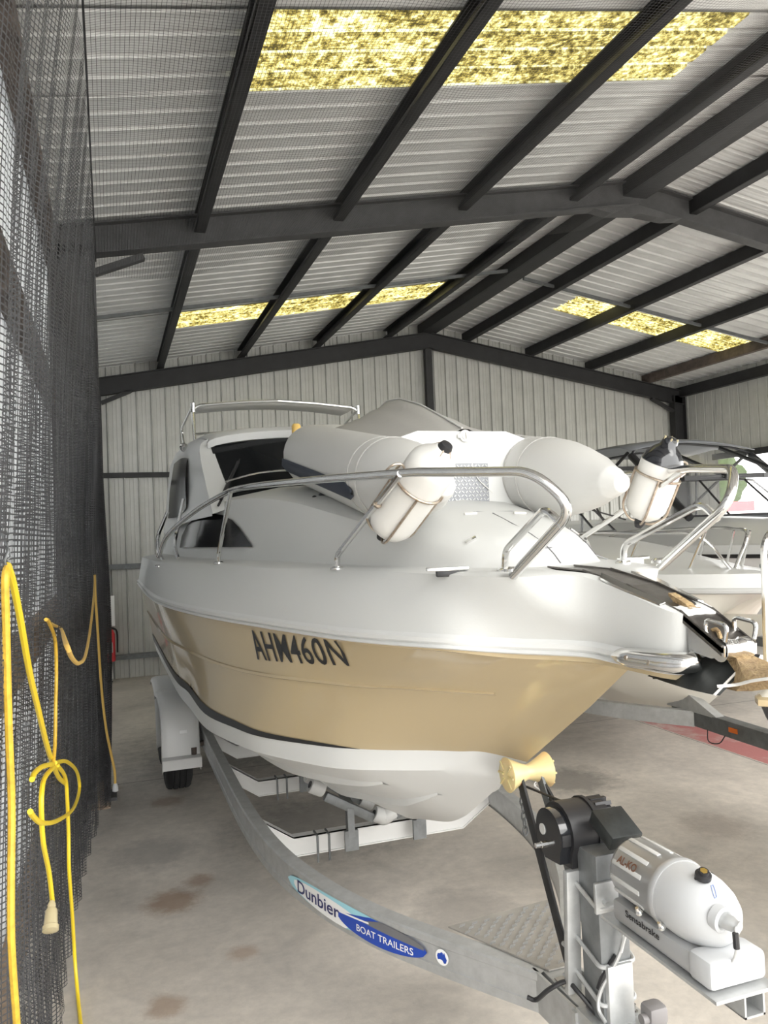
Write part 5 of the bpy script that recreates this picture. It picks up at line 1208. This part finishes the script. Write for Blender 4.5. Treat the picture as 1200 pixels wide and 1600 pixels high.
for s in (-1, 1):
    mb = MB(); mb.beam((6.85+s*0.6, 10.4, 0.36), (6.85+s*0.6, 6.5, 0.36), 0.06, 0.10); mb.beam((6.85+s*0.6, 6.5, 0.36), (6.85+s*0.05, 5.4, 0.36), 0.06, 0.10); obj('side_rail', mb, GALV, t3)
    mb = MB(); mb.lathe([(-0.08, 0.18), (-0.09, 0.25), (-0.07, 0.30), (0.07, 0.30), (0.09, 0.25), (0.08, 0.18)], (6.85+s*0.86, 8.4, 0.30), (1, 0, 0), 28); obj('wheel', mb, RUBBER, t3, 40)
mb = MB(); mb.beam((6.85, 5.6, 0.36), (6.85, 3.9, 0.36), 0.08, 0.10); obj('drawbar', mb, GALV, t3)

# ============================================================ bow of another boat cut by the right edge
NX, NY = 2.32, 2.45
nb = thing('boat_bow', (NX+0.9, NY, 0.0), 'beige boat bow with stainless pulpit rail cut off by the right edge', 'boat')
def bowsec(z, ext, w_, tip):
    pts_ = []
    for i in range(-8, 9):
        t = i/8; pts_.append((NX+tip+ext*(abs(t)**2.2)+0.0, NY+0.0, z) if False else (NX+tip+1.4*abs(t)**1.7*ext, NY+w_*t*(1+0.0), z))
    return pts_
mb = MB(); mb.grid([bowsec(1.03, 1.0, 0.36, 0.16), bowsec(1.09, 1.0, 0.41, 0.08), bowsec(1.12, 1.0, 0.43, 0.05)]); obj('hull', mb, CREAM, nb, 50)
mb = MB(); mb.grid([bowsec(0.60, 1.0, 0.16, 0.62), bowsec(0.85, 1.0, 0.28, 0.34), bowsec(1.03, 1.0, 0.36, 0.16)]); obj('lower_hull', mb, CREAM, nb, 50)
mb = MB(); mb.grid([bowsec(1.118, 1.0, 0.435, 0.045), bowsec(1.175, 1.0, 0.445, 0.020)]); obj('hull_stripe', mb, BLACK, nb, 50)
mb = MB(); mb.grid([bowsec(1.175, 1.0, 0.445, 0.020), bowsec(1.182, 1.0, 0.47, 0.0), bowsec(1.205, 1.0, 0.47, 0.0), bowsec(1.214, 1.0, 0.445, 0.02)]); obj('rub_rail', mb, GOLDP, nb, 50)
mb = MB(); mb.grid([bowsec(1.214, 1.0, 0.445, 0.02), bowsec(1.245, 1.0, 0.38, 0.06), [(NX+0.3+1.4*abs(i/8)**1.7, NY+0.32*i/8, 1.265) for i in range(-8, 9)], [(NX+1.72, NY+0.3*i/8, 1.29) for i in range(-8, 9)]]); obj('deck', mb, CREAM, nb, 50)
mb = MB(); q0 = P(1198, 1050, X=NX+0.10); q1 = P(1193, 850, X=NX+0.10); mb.tube(bend([(q0.x, q0.y, 1.225), (q1.x, q1.y, q1.z), (q1.x+0.06, q1.y+0.02, q1.z+0.05), (q1.x+1.2, q1.y+0.35, q1.z+0.08)], 0.04), 0.013, 10); pr_ = obj('pulpit_rail', mb, INOX, nb)
mb = MB(); mb.tube([q0.lerp(q1, 0.62)+Vector((0.014+0.012*math.cos(a*PI/7), 0, 0.05*math.sin(a*PI/7))) for a in range(14)], 0.006, 8, closed=True); obj('rail_ring', mb, INOXD, pr_)
mb = MB(); mb.box((NX+1.15, NY, 0.40), (0.9, 0.10, 0.78), None, 0.01); mb.box((NX+1.1, NY, 0.04), (1.5, 0.6, 0.08), None, 0.01); obj('cradle', mb, GALV, nb)

# ============================================================ outside the open side
def far_boat(x, y, hd, L, label, cols, zt=1.3):
    b = thing('parked_boat', (x, y, 0.3), label, 'boat')
    M = Matrix.Rotation(hd, 3, 'Z'); mbh = MB(); mbd = MB(); mbc = MB()
    fr = [0, .08, .2, .4, .7, 1]; hw = [0, .35, .65, .9, 1, 1]
    def T(p): return M @ Vector(p)+Vector((x, y, 0))
    for s in (-1, 1):
        keel = [T((0, L*(a*.95+.05), 0.4 if a > .1 else zt-.15-(a*3))) for a in fr]; rub = [T((s*1.1*w_, L*a, zt)) for a, w_ in zip(fr, hw)]; dk = [T((s*0.8*w_, L*a+.1, zt+.15)) for a, w_ in zip(fr, hw)]; cr_ = [T((0, L*a+.15, zt+.22)) for a in fr]
        mbh.grid([cat(keel, 4), cat(rub, 4)]); mbd.grid([cat(rub, 4), cat(dk, 4), cat(cr_, 4)])
    obj('hull', mbh, cols[0], b, 40); obj('deck', mbd, cols[1], b, 40)
    mbc.grid([[T((0.85*q_, L*.38+.3*q_*q_, zt+.15)) for q_ in (-1, -.5, 0, .5, 1)], [T((0.75*q_, L*.46+.3*q_*q_, zt+.6)) for q_ in (-1, -.5, 0, .5, 1)], [T((0.75*q_, L*.80, zt+.62)) for q_ in (-1, -.5, 0, .5, 1)]])
    obj('wheelhouse', mbc, cols[2], b, 40)
    for yy in (0.4, 0.8):
        s_ = MB(); c = T((0, L*yy, 0.2)); s_.box(c, (1.2, 0.2, 0.4)); obj('stand', s_, GALV, b)
far_boat(15.4, 17.6, -1.0, 5.0, 'white boat with red topsides parked outside the open side', (HULLRED, WHITE, WHITE), 1.5)
far_boat(12.0, 13.2, -1.0, 5.0, 'white parked boat with a dark screen outside in the daylight', (WHITE, WHITE, GLASS), 1.4)
far_boat(19.0, 21.8, -1.0, 5.5, 'distant white boat with red cabin beyond the open side', (WHITE, WHITE, HULLRED), 1.9)
def tree(x, y, h, r, label):
    t = thing('tree', (x, y, 0), label, 'tree'); mb = MB(); mb.tube([(x, y, 0), (x+.1, y, h*.5), (x, y+.1, h*.8)], [0.18, 0.13, 0.06], 8); obj('trunk', mb, RUST, t)
    bm = bmesh.new(); bmesh.ops.create_icosphere(bm, subdivisions=4, radius=1); rnd = random.Random(int(x*10))
    for v in bm.verts:
        n = v.co.normalized(); k_ = r*(1+0.18*math.sin(n.x*9+x)+0.15*math.sin(n.y*11+n.z*7)+0.10*rnd.random()); v.co = n*k_+Vector((x, y, h*.68)); 
    mb = MB(); mb.add([v.co.copy() for v in bm.verts], [[v.index for v in f.verts] for f in bm.faces]); bm.free(); obj('crown', mb, GRASS, t, 0)
tree(31, 36.5, 6.0, 2.0, 'green tree beyond the parked boats, nearest the shed wall'); tree(44, 38, 6.5, 2.6, 'larger green tree farther right beyond the parked boats')

# ============================================================ cords and small things
def cord(name, pts_, r, m, label, sub=8, n=8, catg='cord', group=None):
    mb = MB(); mb.tube(cat(pts_, sub), r, n); o_ = obj(name, mb, m, None, 60); tag(o_, label, catg, group); return o_
KX = -0.255
def net_x(y, z): return curtain(y, z)[0]
def on_net(px, py, off=0.035):
    x_ = -0.2
    for _ in range(12):
        p = P(px, py, X=x_); x_ = cbase(min(p.y, 6.4))*(1-min(1, max(0, p.z/4))**3)+off
    p = P(px, py, X=x_)
    return p if p.z > 0.012 else P(px, py, Z=0.012)
hook = on_net(12, 884)
mb = MB(); mb.tube([hook+Vector((0.004*math.cos(a), 0.018*math.cos(a*PI/8), 0.02+0.022*math.sin(a*PI/8))) for a in range(16)], 0.003, 6, closed=True); mb.tube([hook+Vector((0, 0.012, 0.04)), hook+Vector((-0.03, 0.05, 0.11))], 0.003, 6); tag(obj('hanging_ring', mb, GALVD, None), 'small steel ring tied to the netting, holding the yellow cord', 'ring')
lead = thing('extension_lead', tuple(hook), 'yellow extension lead looped over the ring with a knotted coil and clear plug socket', 'extension lead')
mb = MB(); mb.tube(cat([on_net(x, y) for x, y in ((12, 884), (8, 905), (9, 960), (11, 1050), (14, 1150), (18, 1260), (17, 1380), (18, 1480), (26, 1600), (30, 1680))], 6), 0.0085, 8); obj('left_drop', mb, YELD, lead)
mb = MB(); mb.tube(cat([on_net(x, y) for x, y in ((12, 884), (20, 910), (32, 970), (46, 1050), (60, 1110), (72, 1160), (82, 1192), (92, 1215), (103, 1225))], 6), 0.0085, 8); obj('middle_run', mb, YEL, lead)
loopc = [(84, 1196), (72, 1200), (56, 1210), (50, 1222)]
mb = MB(); mb.tube(cat([on_net(x, y, 0.05) for x, y in ((86, 1192), (104, 1190), (120, 1206), (124, 1234), (114, 1264), (90, 1282), (66, 1286), (52, 1276), (47, 1268))], 6), 0.0075, 8); mb.tube(cat([on_net(x, y, 0.05) for x, y in ((82, 1194), (66, 1198), (54, 1208), (50, 1218))], 6), 0.0075, 8); obj('knotted_coil', mb, YEL, lead)
mb = MB(); mb.tube(cat([on_net(x, y, 0.045) for x, y in ((84, 1198), (70, 1215), (65, 1240), (65, 1280), (68, 1320), (76, 1360), (81, 1400), (82, 1412))], 6), 0.0075, 8); obj('socket_tail', mb, YEL, lead)
mb = MB(); mb.tube(cat([on_net(x, y, 0.045) for x, y in ((90, 1196), (102, 1215), (105, 1250), (107, 1300), (108, 1360), (113, 1430), (117, 1500), (122, 1560), (127, 1610), (130, 1650))], 6), 0.0075, 8); obj('long_tail', mb, YEL, lead)
mb = MB(); mb.tube(cat([on_net(x, y, 0.045) for x, y in ((83, 1198), (86, 1160), (87, 1100), (88, 1050), (86, 1000), (76, 972), (72, 968))], 6), 0.0062, 8); obj('upper_tail', mb, YELD, lead)
a = on_net(81, 1408, 0.045); mb = MB(); mb.lathe([(0, .008), (.012, .013), (.022, .013), (.03, .019), (.075, .021), (.078, .025), (.092, .025), (.095, .010)], a, on_net(79, 1450, 0.045)-a, 18); so = obj('clear_socket', mb, CLEARP, lead); so['label'] = 'clear amber plug socket'
def far_net(px, py, Yd): return P(px, py, Y=Yd)
cord('orange_cord', [on_net(x, y, 0.03) for x, y in ((73, 968), (82, 976), (95, 982))]+[P(x, y, X=-0.10) for x, y in ((104, 1008), (114, 1030), (124, 1036), (134, 1022), (142, 975), (147, 925), (148, 900))], 0.006, ORAN, 'dull orange cord sagging in a loop across the netting')
lead2 = thing('extension_lead', (-0.0, 5.75, 1.6), 'thin yellow lead hanging down the dark netting bunch to a white plug', 'extension lead')
ly = 5.72
mb = MB(); mb.tube(cat([P(x, y, Y=ly) for x, y in ((148, 898), (149, 930), (153, 990), (156, 1040), (160, 1090), (166, 1140), (174, 1180), (179, 1205), (180, 1226))], 6), 0.0085, 8); obj('lead', mb, ORAN, lead2)
mb = MB(); a = P(180, 1224, Y=ly); mb.lathe([(0, .012), (.02, .018), (.05, .02), (.055, .008)], a, (0, 0, -1), 14); obj('white_plug', mb, WPL, lead2)
# fire extinguisher on the back wall
ex = thing('fire_extinguisher', (0.10, 11.62, 0.25), 'red fire extinguisher on the back wall beside the netting bunch', 'fire extinguisher')
e0 = P(172, 1034, Y=11.62)
mb = MB(); mb.lathe([(0, .06), (.01, .075), (.38, .075), (.43, .05), (.45, .025)], e0, (0, 0, 1), 20); obj('cylinder', mb, RED, ex)
mb = MB(); mb.box(e0+Vector((0, 0, 0.47)), (0.04, 0.12, 0.03)); mb.tube(cat([e0+Vector((0.03, 0, 0.46)), e0+Vector((0.10, 0, 0.40)), e0+Vector((0.10, 0, 0.12))], 5), 0.012, 8); obj('handle', mb, BLACK, ex)
mb = MB(); mb.box(e0+Vector((-0.0, -0.077, 0.2)), (0.08, 0.004, 0.14)); obj('extinguisher_label', mb, WPL, ex)
mb = MB(); mb.box(P(172, 955, Y=11.68), (0.12, 0.01, 0.42), None, 0.002); tag(obj('wall_notice', mb, WINK, None), 'small blank white panel on the back wall above the extinguisher', 'sign')
mb = MB(); mb.beam(P(172, 1040, Y=11.6), P(174, 1062, Y=11.4), 0.05, 0.05); tag(obj('timber_offcut', mb, FEND, None), 'pale offcut of timber leaning below the extinguisher', 'timber')
# metal foot at the base of the netting
mb = MB(); c_ = P(158, 1262, Z=0.0); mb.box(c_+Vector((0, 0, 0.09)), (0.05, 0.05, 0.18)); mb.box(c_+Vector((0, 0, 0.006)), (0.13, 0.10, 0.012)); mb.cyl(c_+Vector((.045, -.03, 0.01)), c_+Vector((.045, -.03, 0.05)), 0.008, 8); tag(obj('post_foot', mb, RUSTL, None), 'small bolted steel foot on the floor beneath the gathered netting', 'bracket')
